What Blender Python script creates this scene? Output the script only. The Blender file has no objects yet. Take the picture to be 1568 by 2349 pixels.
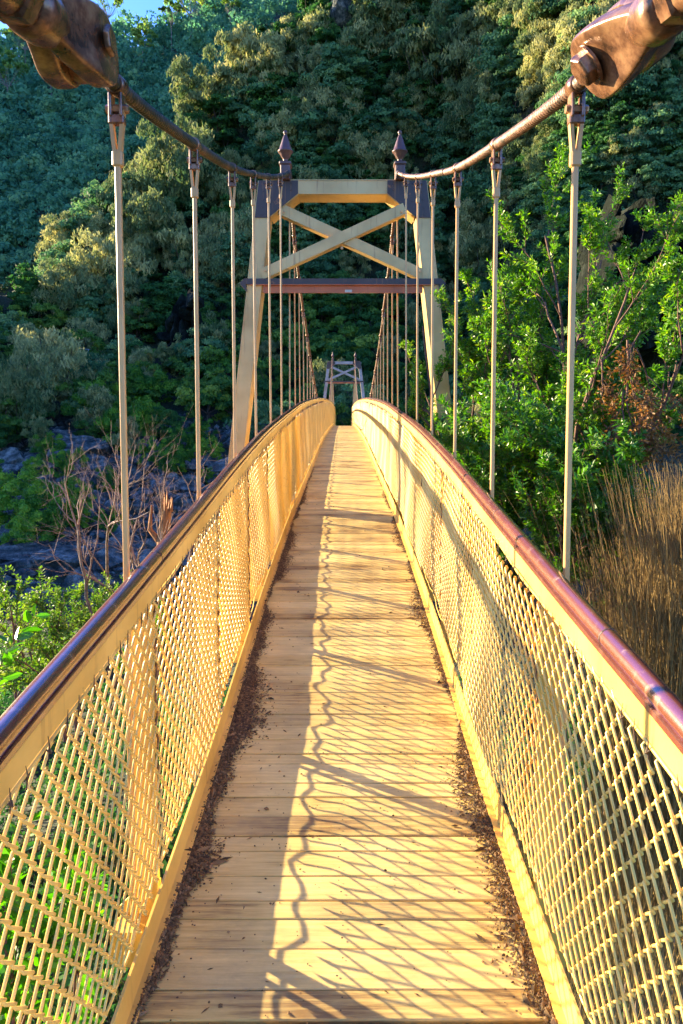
import bpy, math, random
import numpy as np
from mathutils import Vector, Matrix

SC = bpy.context.scene
COL = SC.collection
rng = np.random.default_rng(7)
random.seed(7)
rad = math.radians

# ------------------------------------------------------------------ camera
PITCH = rad(3.8)
F = 1600.0                      # focal length measured on a 1568 x 2349 frame
PY0 = 932 + F * math.tan(PITCH)
CX = -0.01
cam = bpy.data.cameras.new('camera'); camo = bpy.data.objects.new('camera', cam); COL.objects.link(camo)
camo.location = (CX, 0, 0); camo.rotation_euler = (rad(90) - PITCH, 0, 0)
cam.sensor_fit = 'VERTICAL'; cam.sensor_height = 36; cam.lens = F / 2349 * 36
cam.shift_y = -(2349 / 2 - PY0) / 2349
cam.shift_x = -4.5 / 2349
cam.clip_start = 0.05; cam.clip_end = 3000
SC.camera = camo

# ------------------------------------------------------------------ light
SUN = Vector((-1, 0.60, 0.32)).normalized()
EL = math.asin(SUN.z); AZ = math.atan2(SUN.x, SUN.y)
w = bpy.data.worlds.new("World"); SC.world = w; w.use_nodes = True
nt = w.node_tree
sky = nt.nodes.new('ShaderNodeTexSky'); sky.sky_type = 'NISHITA'; sky.sun_disc = False
sky.sun_elevation = EL; sky.sun_rotation = AZ; sky.air_density = 1.0; sky.dust_density = 0.4; sky.ozone_density = 5.0
hs = nt.nodes.new('ShaderNodeHueSaturation'); hs.inputs['Saturation'].default_value = 1.15; hs.inputs['Hue'].default_value = .520
nt.links.new(sky.outputs[0], hs.inputs['Color']); nt.links.new(hs.outputs[0], nt.nodes['Background'].inputs[0])
nt.nodes['Background'].inputs[1].default_value = 0.128
sl = bpy.data.lights.new('sun', 'SUN'); so = bpy.data.objects.new('sun', sl); COL.objects.link(so)
sl.energy = 5.0; sl.angle = rad(0.5); sl.color = (1.0, 0.79, 0.48)
so.rotation_euler = SUN.to_track_quat('Z', 'Y').to_euler()
SC.view_settings.view_transform = 'Standard'; SC.view_settings.look = 'None'
SC.view_settings.exposure = 2.38; SC.view_settings.gamma = 1
SC.cycles.max_bounces = 6; SC.cycles.diffuse_bounces = 3; SC.cycles.glossy_bounces = 2
SC.cycles.transmission_bounces = 2; SC.cycles.transparent_max_bounces = 4
SC.cycles.use_adaptive_sampling = True; SC.cycles.adaptive_threshold = 0.02

# ------------------------------------------------------------------ helpers
def interp(pts):
    """smooth monotone-ish (pchip) interpolation through points"""
    X = np.array([p[0] for p in pts], float); Yv = np.array([p[1] for p in pts], float)
    h = np.diff(X); d = np.diff(Yv) / h
    m = np.zeros(len(X)); m[0] = d[0]; m[-1] = d[-1]
    for i in range(1, len(X) - 1):
        if d[i-1] * d[i] > 0:
            w1 = 2*h[i] + h[i-1]; w2 = h[i] + 2*h[i-1]
            m[i] = (w1 + w2) / (w1/d[i-1] + w2/d[i])
    def f(x):
        x = np.clip(np.asarray(x, float), X[0], X[-1])
        i = np.clip(np.searchsorted(X, x) - 1, 0, len(h) - 1)
        t = (x - X[i]) / h[i]
        r = ((2*t**3 - 3*t**2 + 1)*Yv[i] + (t**3 - 2*t**2 + t)*h[i]*m[i]
             + (-2*t**3 + 3*t**2)*Yv[i+1] + (t**3 - t**2)*h[i]*m[i+1])
        return r if r.shape else float(r)
    return f

def ray(px, py):
    u = (px - 788.5) / F; v = (PY0 - py) / F
    return np.array([u, math.cos(PITCH) + v*math.sin(PITCH), -math.sin(PITCH) + v*math.cos(PITCH)])

def at(px, py, Y):
    d = ray(px, py); t = Y / d[1]
    return Vector((CX + d[0]*t, Y, d[2]*t))

class MB:
    """collects boxes, tubes and loose faces and links them as ONE mesh object"""
    def __init__(s): s.v = []; s.f = []; s.sm = []
    def add(s, vs, fs, smooth=False):
        b = len(s.v); s.v += [tuple(v) for v in vs]
        for f in fs: s.f.append(tuple(b + i for i in f)); s.sm.append(smooth)
    def box(s, c, size, M=None, bev=0.0):
        hx, hy, hz = size[0]/2, size[1]/2, size[2]/2
        if bev <= 0:
            vs = [(x, y, z) for x in (-hx, hx) for y in (-hy, hy) for z in (-hz, hz)]
            fs = [(0,1,3,2), (4,6,7,5), (0,4,5,1), (2,3,7,6), (0,2,6,4), (1,5,7,3)]
        else:
            # chamfered along all edges: 24 vertices
            vs = []; idx = {}
            for x in (-1, 1):
                for y in (-1, 1):
                    for z in (-1, 1):
                        for ax in range(3):
                            p = [x*(hx-bev), y*(hy-bev), z*(hz-bev)]
                            p[ax] = (x*hx, y*hy, z*hz)[ax]
                            idx[(x, y, z, ax)] = len(vs); vs.append(tuple(p))
            fs = []
            I = idx
            for a in (-1, 1):
                fs.append((I[a,-1,-1,0], I[a,1,-1,0], I[a,1,1,0], I[a,-1,1,0])[::a])
                fs.append((I[-1,a,-1,1], I[-1,a,1,1], I[1,a,1,1], I[1,a,-1,1])[::a])
                fs.append((I[-1,-1,a,2], I[1,-1,a,2], I[1,1,a,2], I[-1,1,a,2])[::a])
                for b in (-1, 1):
                    fs.append((I[a,b,-1,0], I[a,b,-1,1], I[a,b,1,1], I[a,b,1,0])[::a*b])
                    fs.append((I[a,-1,b,0], I[a,1,b,0], I[a,1,b,2], I[a,-1,b,2])[::a*b])
                    fs.append((I[-1,a,b,1], I[-1,a,b,2], I[1,a,b,2], I[1,a,b,1])[::a*b])
                    for c3 in (-1, 1):
                        fs.append((I[a,b,c3,0], I[a,b,c3,1], I[a,b,c3,2])[::-a*b*c3])
        c = Vector(c)
        vs = [(M @ Vector(v) if M else Vector(v)) + c for v in vs]
        s.add(vs, fs)
    def bar(s, p, q, wd, th, up=(0, 0, 1), bev=0.0):
        """box beam from p to q; wd along the side vector, th along 'up'"""
        p = Vector(p); q = Vector(q); y = (q - p); L = y.length; y.normalize()
        x = y.cross(Vector(up)).normalized(); z = x.cross(y)
        M = Matrix((x, y, z)).transposed()
        s.box((p + q)/2, (wd, L, th), M, bev)
    def tube(s, pts, r, n=8, cap=True, smooth=True):
        pts = [Vector(p) for p in pts]
        R = r if hasattr(r, '__len__') else [r]*len(pts)
        vs = []; fs = []
        up = Vector((0, 0, 1)) if abs((pts[-1]-pts[0]).normalized().z) < .9 else Vector((1, 0, 0))
        for i, p in enumerate(pts):
            t = (pts[min(i+1, len(pts)-1)] - pts[max(i-1, 0)]).normalized()
            x = t.cross(up).normalized(); y = x.cross(t)
            for k in range(n):
                a = 2*math.pi*k/n
                vs.append(p + (x*math.cos(a) + y*math.sin(a))*R[i])
        for i in range(len(pts)-1):
            for k in range(n):
                a = i*n+k; b = i*n+(k+1) % n
                fs.append((a, b, b+n, a+n))
        s.add(vs, fs, smooth)
        if cap:
            s.add(vs[:n], [tuple(range(n))[::-1]]); s.add(vs[-n:], [tuple(range(n))])
    def prism(s, poly, axis, d0, d1):
        """extrude a 2-D polygon along an axis ('x': poly is (y,z); 'y': poly is (x,z))"""
        n = len(poly)
        mk = (lambda p, d: (d, p[0], p[1])) if axis == 'x' else (lambda p, d: (p[0], d, p[1]))
        vs = [mk(p, d0) for p in poly] + [mk(p, d1) for p in poly]
        fs = [tuple(range(n)), tuple(range(2*n-1, n-1, -1))] + [(i, i+n, (i+1) % n + n, (i+1) % n) for i in range(n)]
        s.add(vs, fs)
    def lathe(s, c, prof, n=24):
        c = Vector(c); vs = []; fs = []
        for r, z in prof:
            for k in range(n):
                a = 2*math.pi*k/n; vs.append(c + Vector((r*math.cos(a), r*math.sin(a), z)))
        for i in range(len(prof)-1):
            for k in range(n):
                a = i*n+k; b = i*n+(k+1) % n; fs.append((a, b, b+n, a+n))
        s.add(vs, fs, True)
    def build(s, name, mat, parent=None):
        me = bpy.data.meshes.new(name); me.from_pydata(s.v, [], s.f)
        me.polygons.foreach_set('use_smooth', s.sm); me.materials.append(mat); me.update()
        o = bpy.data.objects.new(name, me); COL.objects.link(o)
        if parent is not None: o.parent = parent
        return o

def np_mesh(name, V, Q, mat, parent=None, smooth=False, attr=None):
    """fast mesh from numpy: V (n,3), Q (m,k) all faces with k corners"""
    V = np.asarray(V, np.float32); Q = np.asarray(Q, np.int32)
    me = bpy.data.meshes.new(name)
    me.vertices.add(len(V)); me.vertices.foreach_set('co', V.ravel())
    k = Q.shape[1]
    me.loops.add(Q.size); me.loops.foreach_set('vertex_index', Q.ravel())
    me.polygons.add(len(Q)); me.polygons.foreach_set('loop_start', np.arange(0, Q.size, k, dtype=np.int32))
    me.polygons.foreach_set('loop_total', np.full(len(Q), k, np.int32))
    me.polygons.foreach_set('use_smooth', np.full(len(Q), smooth))
    if attr is not None:
        a = me.attributes.new('var', 'FLOAT', 'POINT'); a.data.foreach_set('value', np.asarray(attr, np.float32))
    me.materials.append(mat); me.update(calc_edges=True)
    o = bpy.data.objects.new(name, me); COL.objects.link(o)
    if parent is not None: o.parent = parent
    return o

def tag(o, label=None, cat=None, group=None, kind=None):
    if label: o['label'] = label
    if cat: o['category'] = cat
    if group: o['group'] = group
    if kind: o['kind'] = kind
    return o

def empty(name, loc=(0, 0, 0)):
    o = bpy.data.objects.new(name, None); COL.objects.link(o); o.location = loc; o.empty_display_size = .2
    return o

def kids(o): return [c for c in bpy.data.objects if c.parent == o]

def copy_tree(o, children, parent=None):
    c = o.copy(); COL.objects.link(c)
    for ch in children:
        d = ch.copy(); COL.objects.link(d); d.parent = c
    return c

# ------------------------------------------------------------------ materials
def material(name): 
    m = bpy.data.materials.new(name); m.use_nodes = True
    return m, m.node_tree.nodes, m.node_tree.links, m.node_tree.nodes['Principled BSDF']

def noise_mix(name, cols, scale=5, rough=.6, bump=.2, bscale=60, coord='Object', detail=5, spec=.4, metal=0, stretch=None, lo=.35, hi=.65, bdist=.01):
    m, N, L, B = material(name)
    tc = N.new('ShaderNodeTexCoord'); src = tc.outputs[coord]
    if stretch:
        mp = N.new('ShaderNodeMapping'); mp.inputs['Scale'].default_value = stretch; L.new(src, mp.inputs[0]); src = mp.outputs[0]
    n = N.new('ShaderNodeTexNoise'); n.inputs['Scale'].default_value = scale; n.inputs['Detail'].default_value = detail
    n.inputs['Roughness'].default_value = .65
    L.new(src, n.inputs['Vector'])
    r = N.new('ShaderNodeValToRGB'); e = r.color_ramp.elements
    e[0].position = lo; e[0].color = (*cols[0], 1); e[1].position = hi; e[1].color = (*cols[-1], 1)
    for i, c in enumerate(cols[1:-1]):
        x = e.new(lo + (hi-lo)*(i+1)/(len(cols)-1)); x.color = (*c, 1)
    L.new(n.outputs['Fac'], r.inputs[0]); L.new(r.outputs[0], B.inputs['Base Color'])
    B.inputs['Roughness'].default_value = rough; B.inputs['Specular IOR Level'].default_value = spec; B.inputs['Metallic'].default_value = metal
    if bump:
        n2 = N.new('ShaderNodeTexNoise'); n2.inputs['Scale'].default_value = bscale; n2.inputs['Detail'].default_value = 4
        L.new(src, n2.inputs['Vector'])
        b = N.new('ShaderNodeBump'); b.inputs['Strength'].default_value = bump; b.inputs['Distance'].default_value = bdist
        L.new(n2.outputs['Fac'], b.inputs['Height']); L.new(b.outputs[0], B.inputs['Normal'])
    return m

def leaf_mat(name, cols, trans=.35, rough=.5, scale=.5, spec=.35):
    """leaves: colour by a per-clump attribute, a slow noise and the tree's own random value"""
    m, N, L, B = material(name)
    at_ = N.new('ShaderNodeAttribute'); at_.attribute_name = 'var'
    oi = N.new('ShaderNodeObjectInfo')
    a = N.new('ShaderNodeMath'); a.operation = 'MULTIPLY_ADD'; a.inputs[1].default_value = .6
    b = N.new('ShaderNodeMath'); b.operation = 'MULTIPLY'; b.inputs[1].default_value = .4
    L.new(oi.outputs['Random'], b.inputs[0]); L.new(at_.outputs['Fac'], a.inputs[0]); L.new(b.outputs[0], a.inputs[2])
    r = N.new('ShaderNodeValToRGB'); e = r.color_ramp.elements
    e[0].position = 0; e[0].color = (*cols[0], 1); e[1].position = 1; e[1].color = (*cols[-1], 1)
    for i, c in enumerate(cols[1:-1]):
        x = e.new((i+1)/(len(cols)-1)); x.color = (*c, 1)
    L.new(a.outputs[0], r.inputs[0]); L.new(r.outputs[0], B.inputs['Base Color'])
    B.inputs['Roughness'].default_value = rough; B.inputs['Specular IOR Level'].default_value = spec
    if trans:
        t = N.new('ShaderNodeBsdfTranslucent'); mx = N.new('ShaderNodeMixShader'); mx.inputs[0].default_value = trans
        hs = N.new('ShaderNodeHueSaturation'); hs.inputs['Saturation'].default_value = 1.1; hs.inputs['Value'].default_value = 1.5
        L.new(r.outputs[0], hs.inputs['Color']); L.new(hs.outputs[0], t.inputs[0])
        L.new(B.outputs[0], mx.inputs[1]); L.new(t.outputs[0], mx.inputs[2])
        L.new(mx.outputs[0], N['Material Output'].inputs[0])
    return m

def painted(name, col, rust=(.16, .05, .015), amount=.66, rough=.42, scale=9, spec=.5):
    """paint with small rust and dirt stains"""
    m, N, L, B = material(name)
    tc = N.new('ShaderNodeTexCoord')
    n = N.new('ShaderNodeTexNoise'); n.inputs['Scale'].default_value = scale; n.inputs['Detail'].default_value = 8; n.inputs['Roughness'].default_value = .7
    L.new(tc.outputs['Object'], n.inputs['Vector'])
    r = N.new('ShaderNodeValToRGB'); e = r.color_ramp.elements
    e[0].position = amount; e[0].color = (0, 0, 0, 1); e[1].position = amount + .06; e[1].color = (1, 1, 1, 1)
    L.new(n.outputs['Fac'], r.inputs[0])
    n3 = N.new('ShaderNodeTexNoise'); n3.inputs['Scale'].default_value = 2.3; n3.inputs['Detail'].default_value = 6
    L.new(tc.outputs['Object'], n3.inputs['Vector'])
    rr = N.new('ShaderNodeValToRGB'); e = rr.color_ramp.elements
    e[0].position = .3; e[0].color = (col[0]*.72, col[1]*.66, col[2]*.55, 1); e[1].position = .62; e[1].color = (*col, 1)
    L.new(n3.outputs['Fac'], rr.inputs[0])
    mx = N.new('ShaderNodeMixRGB'); mx.inputs[2].default_value = (*rust, 1)
    L.new(rr.outputs[0], mx.inputs[1]); L.new(r.outputs[0], mx.inputs[0]); L.new(mx.outputs[0], B.inputs['Base Color'])
    mp = N.new('ShaderNodeMapping'); mp.inputs['Scale'].default_value = (26, 26, 1.6); L.new(tc.outputs['Object'], mp.inputs[0])
    n4 = N.new('ShaderNodeTexNoise'); n4.inputs['Scale'].default_value = 1.0; n4.inputs['Detail'].default_value = 5; L.new(mp.outputs[0], n4.inputs['Vector'])
    r4 = N.new('ShaderNodeValToRGB'); e = r4.color_ramp.elements
    e[0].position = .60; e[0].color = (0, 0, 0, 1); e[1].position = .74; e[1].color = (.55, .55, .55, 1); L.new(n4.outputs['Fac'], r4.inputs[0])
    m4 = N.new('ShaderNodeMixRGB'); m4.inputs[2].default_value = (rust[0]*1.3, rust[1]*1.5, rust[2]*1.5, 1); L.new(r4.outputs[0], m4.inputs[0]); L.new(mx.outputs[0], m4.inputs[1]); L.new(m4.outputs[0], B.inputs['Base Color'])
    B.inputs['Roughness'].default_value = rough; B.inputs['Specular IOR Level'].default_value = spec
    bp = N.new('ShaderNodeBump'); bp.inputs['Strength'].default_value = .25; bp.inputs['Distance'].default_value = .004
    n2 = N.new('ShaderNodeTexNoise'); n2.inputs['Scale'].default_value = 45; n2.inputs['Detail'].default_value = 5
    L.new(tc.outputs['Object'], n2.inputs['Vector']); L.new(n2.outputs['Fac'], bp.inputs['Height']); L.new(bp.outputs[0], B.inputs['Normal'])
    return m

CREAM = (.87, .55, .115)
M = {}
M['cream'] = painted('cream_paint', CREAM, amount=.68)
M['tower'] = painted('tower_paint', (.60, .43, .17), amount=.70, rough=.4)  # cream dulled in the colour for the sky-lit shade on the web
M['tower_far'] = painted('shade_grey_tower_paint', (.36, .32, .30), amount=.70, rough=.5)  # grey of sky-lit shade put into the far tower's cream
M['mesh'] = painted('mesh_coating', (.92, .60, .135), amount=.68, scale=30, rough=.35)
M['brown'] = painted('brown_handrail_paint', (.20, .045, .022), rust=(.42, .22, .12), amount=.70, rough=.27, scale=14, spec=.6)
B_ = M['brown'].node_tree.nodes['Principled BSDF']; B_.inputs['Coat Weight'].default_value = 1.0; B_.inputs['Coat Roughness'].default_value = .2; B_.inputs['Coat IOR'].default_value = 2.3; B_.inputs['Coat Tint'].default_value = (.85, .88, 1, 1)
M['rope'] = noise_mix('wrapped_rope_steel', [(.04, .03, .015), (.15, .075, .04), (.27, .14, .085)], scale=9, rough=.5, bump=.4, bscale=90, spec=.5)
M['iron'] = noise_mix('bronze_brown_iron', [(.045, .022, .012), (.17, .08, .04), (.33, .18, .09)], scale=13, rough=.26, bump=.10, bscale=60, spec=.7, metal=.25)
M['plate'] = painted('dark_gusset_paint', (.055, .035, .03), rust=(.22, .09, .03), amount=.6, rough=.5)
M['redbeam'] = painted('red_brown_beam_paint', (.46, .13, .04), rust=(.1, .04, .02), amount=.64, rough=.45)  # red raised to carry light bounced up from the deck
M['tie'] = noise_mix('dark_tie_wire', [(.03, .02, .015), (.12, .07, .04)], scale=20, rough=.6, bump=0)
M['sign'] = noise_mix('maker_plate_face', [(.3, .3, .26), (.55, .55, .48)], scale=40, rough=.4, bump=0)

# deck planks: per-plank tone through the 'var' attribute, grain along the plank
def plank_mat():
    m, N, L, B = material('weathered_deck_plank')
    tc = N.new('ShaderNodeTexCoord'); mp = N.new('ShaderNodeMapping'); mp.inputs['Scale'].default_value = (2.2, 42, 42)
    L.new(tc.outputs['Object'], mp.inputs[0])
    g = N.new('ShaderNodeTexNoise'); g.inputs['Scale'].default_value = 1.6; g.inputs['Detail'].default_value = 7; g.inputs['Roughness'].default_value = .7
    L.new(mp.outputs[0], g.inputs['Vector'])
    n = N.new('ShaderNodeTexNoise'); n.inputs['Scale'].default_value = 3.0; n.inputs['Detail'].default_value = 7
    L.new(tc.outputs['Object'], n.inputs['Vector'])
    av = N.new('ShaderNodeAttribute'); av.attribute_name = 'var'
    s1 = N.new('ShaderNodeMath'); s1.operation = 'MULTIPLY_ADD'; s1.inputs[1].default_value = .55; L.new(g.outputs['Fac'], s1.inputs[0]); 
    s2 = N.new('ShaderNodeMath'); s2.operation = 'MULTIPLY_ADD'; s2.inputs[1].default_value = .40; L.new(n.outputs['Fac'], s2.inputs[0])
    s3 = N.new('ShaderNodeMath'); s3.operation = 'MULTIPLY'; s3.inputs[1].default_value = .18; L.new(av.outputs['Fac'], s3.inputs[0])
    L.new(s3.outputs[0], s2.inputs[2]); L.new(s2.outputs[0], s1.inputs[2])
    r = N.new('ShaderNodeValToRGB'); e = r.color_ramp.elements
    e[0].position = .40; e[0].color = (.22, .125, .035, 1); e[1].position = .73; e[1].color = (.80, .62, .21, 1)
    x = e.new(.52); x.color = (.58, .41, .115, 1)
    L.new(s1.outputs[0], r.inputs[0])
    # small dark specks and knots
    vz = N.new('ShaderNodeTexVoronoi'); vz.inputs['Scale'].default_value = 16; L.new(tc.outputs['Object'], vz.inputs['Vector'])
    vr = N.new('ShaderNodeValToRGB'); e = vr.color_ramp.elements
    e[0].position = .045; e[0].color = (.25, .2, .16, 1); e[1].position = .075; e[1].color = (1, 1, 1, 1)
    L.new(vz.outputs['Distance'], vr.inputs[0])
    mu = N.new('ShaderNodeMixRGB'); mu.blend_type = 'MULTIPLY'; mu.inputs[0].default_value = .75
    L.new(r.outputs[0], mu.inputs[1]); L.new(vr.outputs[0], mu.inputs[2]); 
    ng = N.new('ShaderNodeTexNoise'); ng.inputs['Scale'].default_value = 1.3; ng.inputs['Detail'].default_value = 9; ng.inputs['Roughness'].default_value = .75
    mg = N.new('ShaderNodeMapping'); mg.inputs['Scale'].default_value = (1.2, 2.6, 1); L.new(tc.outputs['Object'], mg.inputs[0]); L.new(mg.outputs[0], ng.inputs['Vector'])
    rg = N.new('ShaderNodeValToRGB'); e = rg.color_ramp.elements; e[0].position = .46; e[0].color = (0, 0, 0, 1); e[1].position = .68; e[1].color = (.55, .55, .55, 1); L.new(ng.outputs['Fac'], rg.inputs[0])
    wg = N.new('ShaderNodeMixRGB'); wg.inputs[2].default_value = (.28, .215, .10, 1); L.new(rg.outputs[0], wg.inputs[0]); L.new(mu.outputs[0], wg.inputs[1]); L.new(wg.outputs[0], B.inputs['Base Color'])
    B.inputs['Roughness'].default_value = .62; B.inputs['Specular IOR Level'].default_value = .3
    b = N.new('ShaderNodeBump'); b.inputs['Strength'].default_value = .35; b.inputs['Distance'].default_value = .004
    L.new(g.outputs['Fac'], b.inputs['Height']); L.new(b.outputs[0], B.inputs['Normal'])
    return m
M['plank'] = plank_mat()

# ------------------------------------------------------------------ bridge geometry (metres, camera at the origin)
deck = interp([(-3, -1.95), (.5, -1.80), (1.87, -1.751), (2.5, -1.722), (3.35, -1.672), (4.1, -1.598), (5.37, -1.493), (6.6, -1.41), (8.5, -1.325), (10.85, -1.262),
               (13.1, -1.212), (15.8, -1.15), (18.4, -1.085), (24, -1.033), (30, -1.042), (38, -1.115), (43.2, -1.20), (47, -1.33), (55, -1.66), (66, -2.2), (80, -3.0)])
rail = interp([(-3, -.80), (.5, -.70), (1.35, -.612), (2.15, -.540), (3.2, -.435), (4.22, -.33), (6.2, -.17), (8.5, -.045), (11, .07), (14.7, .164), (22.6, .277),
               (30, .30), (40, .25), (48, .10), (55.6, -.06), (71, -.80), (80, -1.4)])
YT, YF = 9.2, 45.6
XT = -0.02
def cable(Y):
    Y = np.asarray(Y, float)
    near = interp([(-3, .1), (0, .64), (1.655, .905), (1.97, .972), (2.346, 1.03), (3.528, 1.279), (4.658, 1.55), (5.78, 1.875), (6.915, 2.22), (8.2, 2.64), (YT, 3.0)])
    a = .01035; mid = (YT+YF)/2; z0 = 3.0 - a*(YF-mid)**2
    span = z0 + a*(Y-mid)**2
    far = 3.0 - .34*(Y-YF) + .006*(Y-YF)**2
    r = np.where(Y < YT, near(Y), np.where(Y < YF, span, far))
    return r if r.shape else float(r)
END = 68.0
HY = [2.30 + 1.178*i for i in range(6)] + [9.36 + 1.178*i for i in range(31)] + [46.6 + 1.178*i for i in range(9)]
GX = .735

# ---- deck
deck_t = empty('bridge_deck', (0, 0, deck(2)))
tag(deck_t, 'long arched timber plank walkway of the footbridge running away from the viewer', 'bridge deck')
Y = .3; V = []; Q = []; A = []
rr = random.Random(3)
while Y < END:
    wd = rr.choice([.088, .10, .122, .135, .15, .118])
    if Y > 20: wd = .15
    gap = rr.choice([.002, .003, .006]) if rr.random() < .8 else .010
    y0 = Y; y1 = Y + wd - gap
    dz = rr.uniform(-.0025, .0025); sk = rr.uniform(-.003, .003)
    x0 = -.640; x1 = .640
    z0 = deck(y0) + dz; z1 = deck(y1) + dz; b = len(V); c = .003
    prof = [(y0, z0-.035), (y0, z0-c), (y0+c, z0), (y1-c, z1), (y1, z1-c), (y1, z1-.035)]
    for x, k in ((x0, -1), (x1, 1)):
        for (yy, zz) in prof: V.append((x, yy + k*sk, zz))
    for i in range(5): Q.append((b+i, b+i+6, b+i+7, b+i+1))
    Q.append((b, b+1, b+2, b+5)); Q.append((b+2, b+3, b+4, b+5)); Q.append((b+6, b+11, b+8, b+7)); Q.append((b+8, b+11, b+10, b+9))
    tone = rr.random(); A += [tone]*12
    Y += wd
V = np.array(V) - np.array(deck_t.location); np_mesh('planks', V, Q, M['plank'], deck_t, attr=A)
OFF = Vector(deck_t.location)
rr = random.Random(3); Y = .3; V = []; Q = []
while Y < 14:
    wd = rr.choice([.088, .10, .122, .135, .15, .118]); gap = rr.choice([.002, .003, .006]) if rr.random() < .8 else .010
    rr.uniform(-.0025, .0025); rr.uniform(-.003, .003); tone = rr.random()
    for x in (-.50, -.02, .50):
        for dy in (.28, .72):
            cx = x + rng.uniform(-.012, .012); cy = Y + wd*dy + rng.uniform(-.004, .004); b = len(V); R0 = rng.uniform(.0026, .0042)
            for k in range(6): V.append((cx + R0*math.cos(k*1.047), cy + R0*math.sin(k*1.047), deck(cy) + .0042))
            Q.append(tuple(range(b, b+6)))
    Y += wd
V = np.array(V) - np.array(deck_t.location); o = np_mesh('screw_heads', V, Q, M['tie'], deck_t); o['kind'] = 'stuff'
def local(mb, off): mb.v = [tuple(Vector(v) - Vector(off)) for v in mb.v]; return mb
ys = list(np.arange(.3, 16, .4)) + list(np.arange(16, END, 1.0)) + [END]
for s in (-1, 1):
    mb = MB()
    # bottom flange angle + upright kerb plate as a continuous swept L
    prof = [(.596, .004), (.596, .014), (.622, .014), (.624, .112), (.632, .112), (.632, .004)]
    vs = []; fs = []
    for y in ys:
        z = deck(y)
        for (x, h) in prof: vs.append((s*x, y, z+h))
    n = len(prof)
    for i in range(len(ys)-1):
        for k in range(n):
            a = i*n+k; b = i*n+(k+1) % n; fs.append((a, b, b+n, a+n) if s > 0 else (a, a+n, b+n, b))
    mb.add(vs, fs); mb.add(vs[:n], [tuple(range(n))]); mb.add(vs[-n:], [tuple(range(n))])
    local(mb, OFF).build('kerb_plate', M['cream'], deck_t)
    mb = MB()       # edge joist under the planks
    vs = []; fs = []
    for y in ys:
        z = deck(y)
        for (x, h) in [(.56, -.04), (.635, -.04), (.635, -.16), (.56, -.16)]: vs.append((s*x, y, z+h))
    for i in range(len(ys)-1):
        for k in range(4):
            a = i*4+k; b = i*4+(k+1) % 4; fs.append((a, b, b+4, a+4))
    mb.add(vs, fs); local(mb, OFF).build('joist', M['cream'], deck_t)
for y in HY:
    z = deck(y) - .10
    mb = MB(); mb.bar((-.80, y, z-.075), (.80, y, z-.075), .07, .018); mb.bar((-.80, y, z-.02), (.80, y, z-.02), .012, .09)
    for s in (-1, 1):
        mb.box((s*.745, y, z+.04), (.10, .085, .012)); mb.box((s*.745, y-.037, z-.015), (.12, .01, .105)); mb.box((s*.745, y+.037, z-.015), (.12, .01, .105))
    local(mb, OFF).build('cross_beam', M['cream'], deck_t)

# ---- litter along both edges
def litter():
    V = []; Q = []; A = []
    r = np.random.default_rng(5)
    n = 42000
    for s in (-1, 1):
        y = r.uniform(.9, 14, n)**1.0
        y = .9 + (y-.9)*r.uniform(.15, 1, n)
        if s < 0:
            e = (.085 + .05*np.sin(y*2.1) + .035*np.sin(y*5.3+1)+ .02*np.sin(y*13)) * np.clip(1.25 - y/12, .25, 1)
            dist = np.abs(r.normal(0, .50, n)) * e
        else:
            e = (.042 + .03*np.sin(y*2.7+.5) + .02*np.sin(y*6.3+1)) * np.clip(1.15 - y/14, .2, 1)
            dist = np.abs(r.normal(0, .8, n)) * e
            keep = r.random(n) < .42; y = y[keep]; dist = dist[keep]
        far = r.random(len(y)) < .012; dist = np.where(far, r.uniform(0, .5, len(y)), dist)
        dist = np.clip(dist, 0, .9)
        x = s*(.605 - dist)
        h = np.clip(.010 - dist*.07, 0, .02) * r.random(len(y)) * (1 if s < 0 else .6)
        z = deck(y) + .003 + h
        sz = r.gamma(1.6, .0014, len(y)) + .0012
        ln = np.where(r.random(len(y)) < .16, r.uniform(2, 5, len(y)), r.uniform(.8, 1.5, len(y)))
        ang = r.uniform(0, 2*np.pi, len(y))
        for i in range(len(y)):
            a = ang[i]; cx, sx = math.cos(a), math.sin(a); L_, W_ = sz[i]*ln[i], sz[i]
            b = len(V)
            for (u, v, hh) in ((-1, 0, 0), (0, -1, 0), (1, 0, 0), (0, 1, 0), (.1, .1, .9)):
                V.append((x[i] + (u*L_*cx - v*W_*sx), y[i] + (u*L_*sx + v*W_*cx), z[i] + hh*W_))
            Q += [(b, b+1, b+4), (b+1, b+2, b+4), (b+2, b+3, b+4), (b+3, b, b+4)]
            t = r.random(); A += [t]*5
    return V, Q, A
V, Q, A = litter()
M['litter'] = leaf_mat('gravel_and_leaf_litter', [(.035, .022, .01), (.10, .062, .027), (.22, .135, .055), (.50, .38, .22)], trans=0, rough=.85, spec=.2)
M['soil'] = noise_mix('edge_soil', [(.03, .018, .009), (.085, .05, .026)], scale=60, rough=.95, bump=.8, bscale=160, bdist=.01)
tag(np_mesh('edge_litter', V, Q, M['litter'], attr=A), 'dark gravel, bark and leaf litter along both edges of the deck', 'litter', kind='stuff')
V = []; Q = []
yy = np.arange(.3, 13, .02)
r = np.random.default_rng(8)
for s in (-1,):
    e = (.062 + .045*np.sin(yy*2.1) + .028*np.sin(yy*5.3+1) + .02*np.sin(yy*13) + r.normal(0, .012, len(yy))) * np.clip(1.2 - yy/12, .15, 1)
    e = np.clip(e, .012, 1)
    for i, y in enumerate(yy):
        V += [(s*.618, y, deck(y)+.012), (s*(.618-e[i]*.5), y, deck(y)+.008), (s*(.618-e[i]), y, deck(y)+.0022)]
    n0 = len(V) - 3*len(yy)
    for i in range(len(yy)-1):
        a = n0+3*i; Q += [(a, a+1, a+4, a+3), (a+1, a+2, a+5, a+4)]
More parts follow.
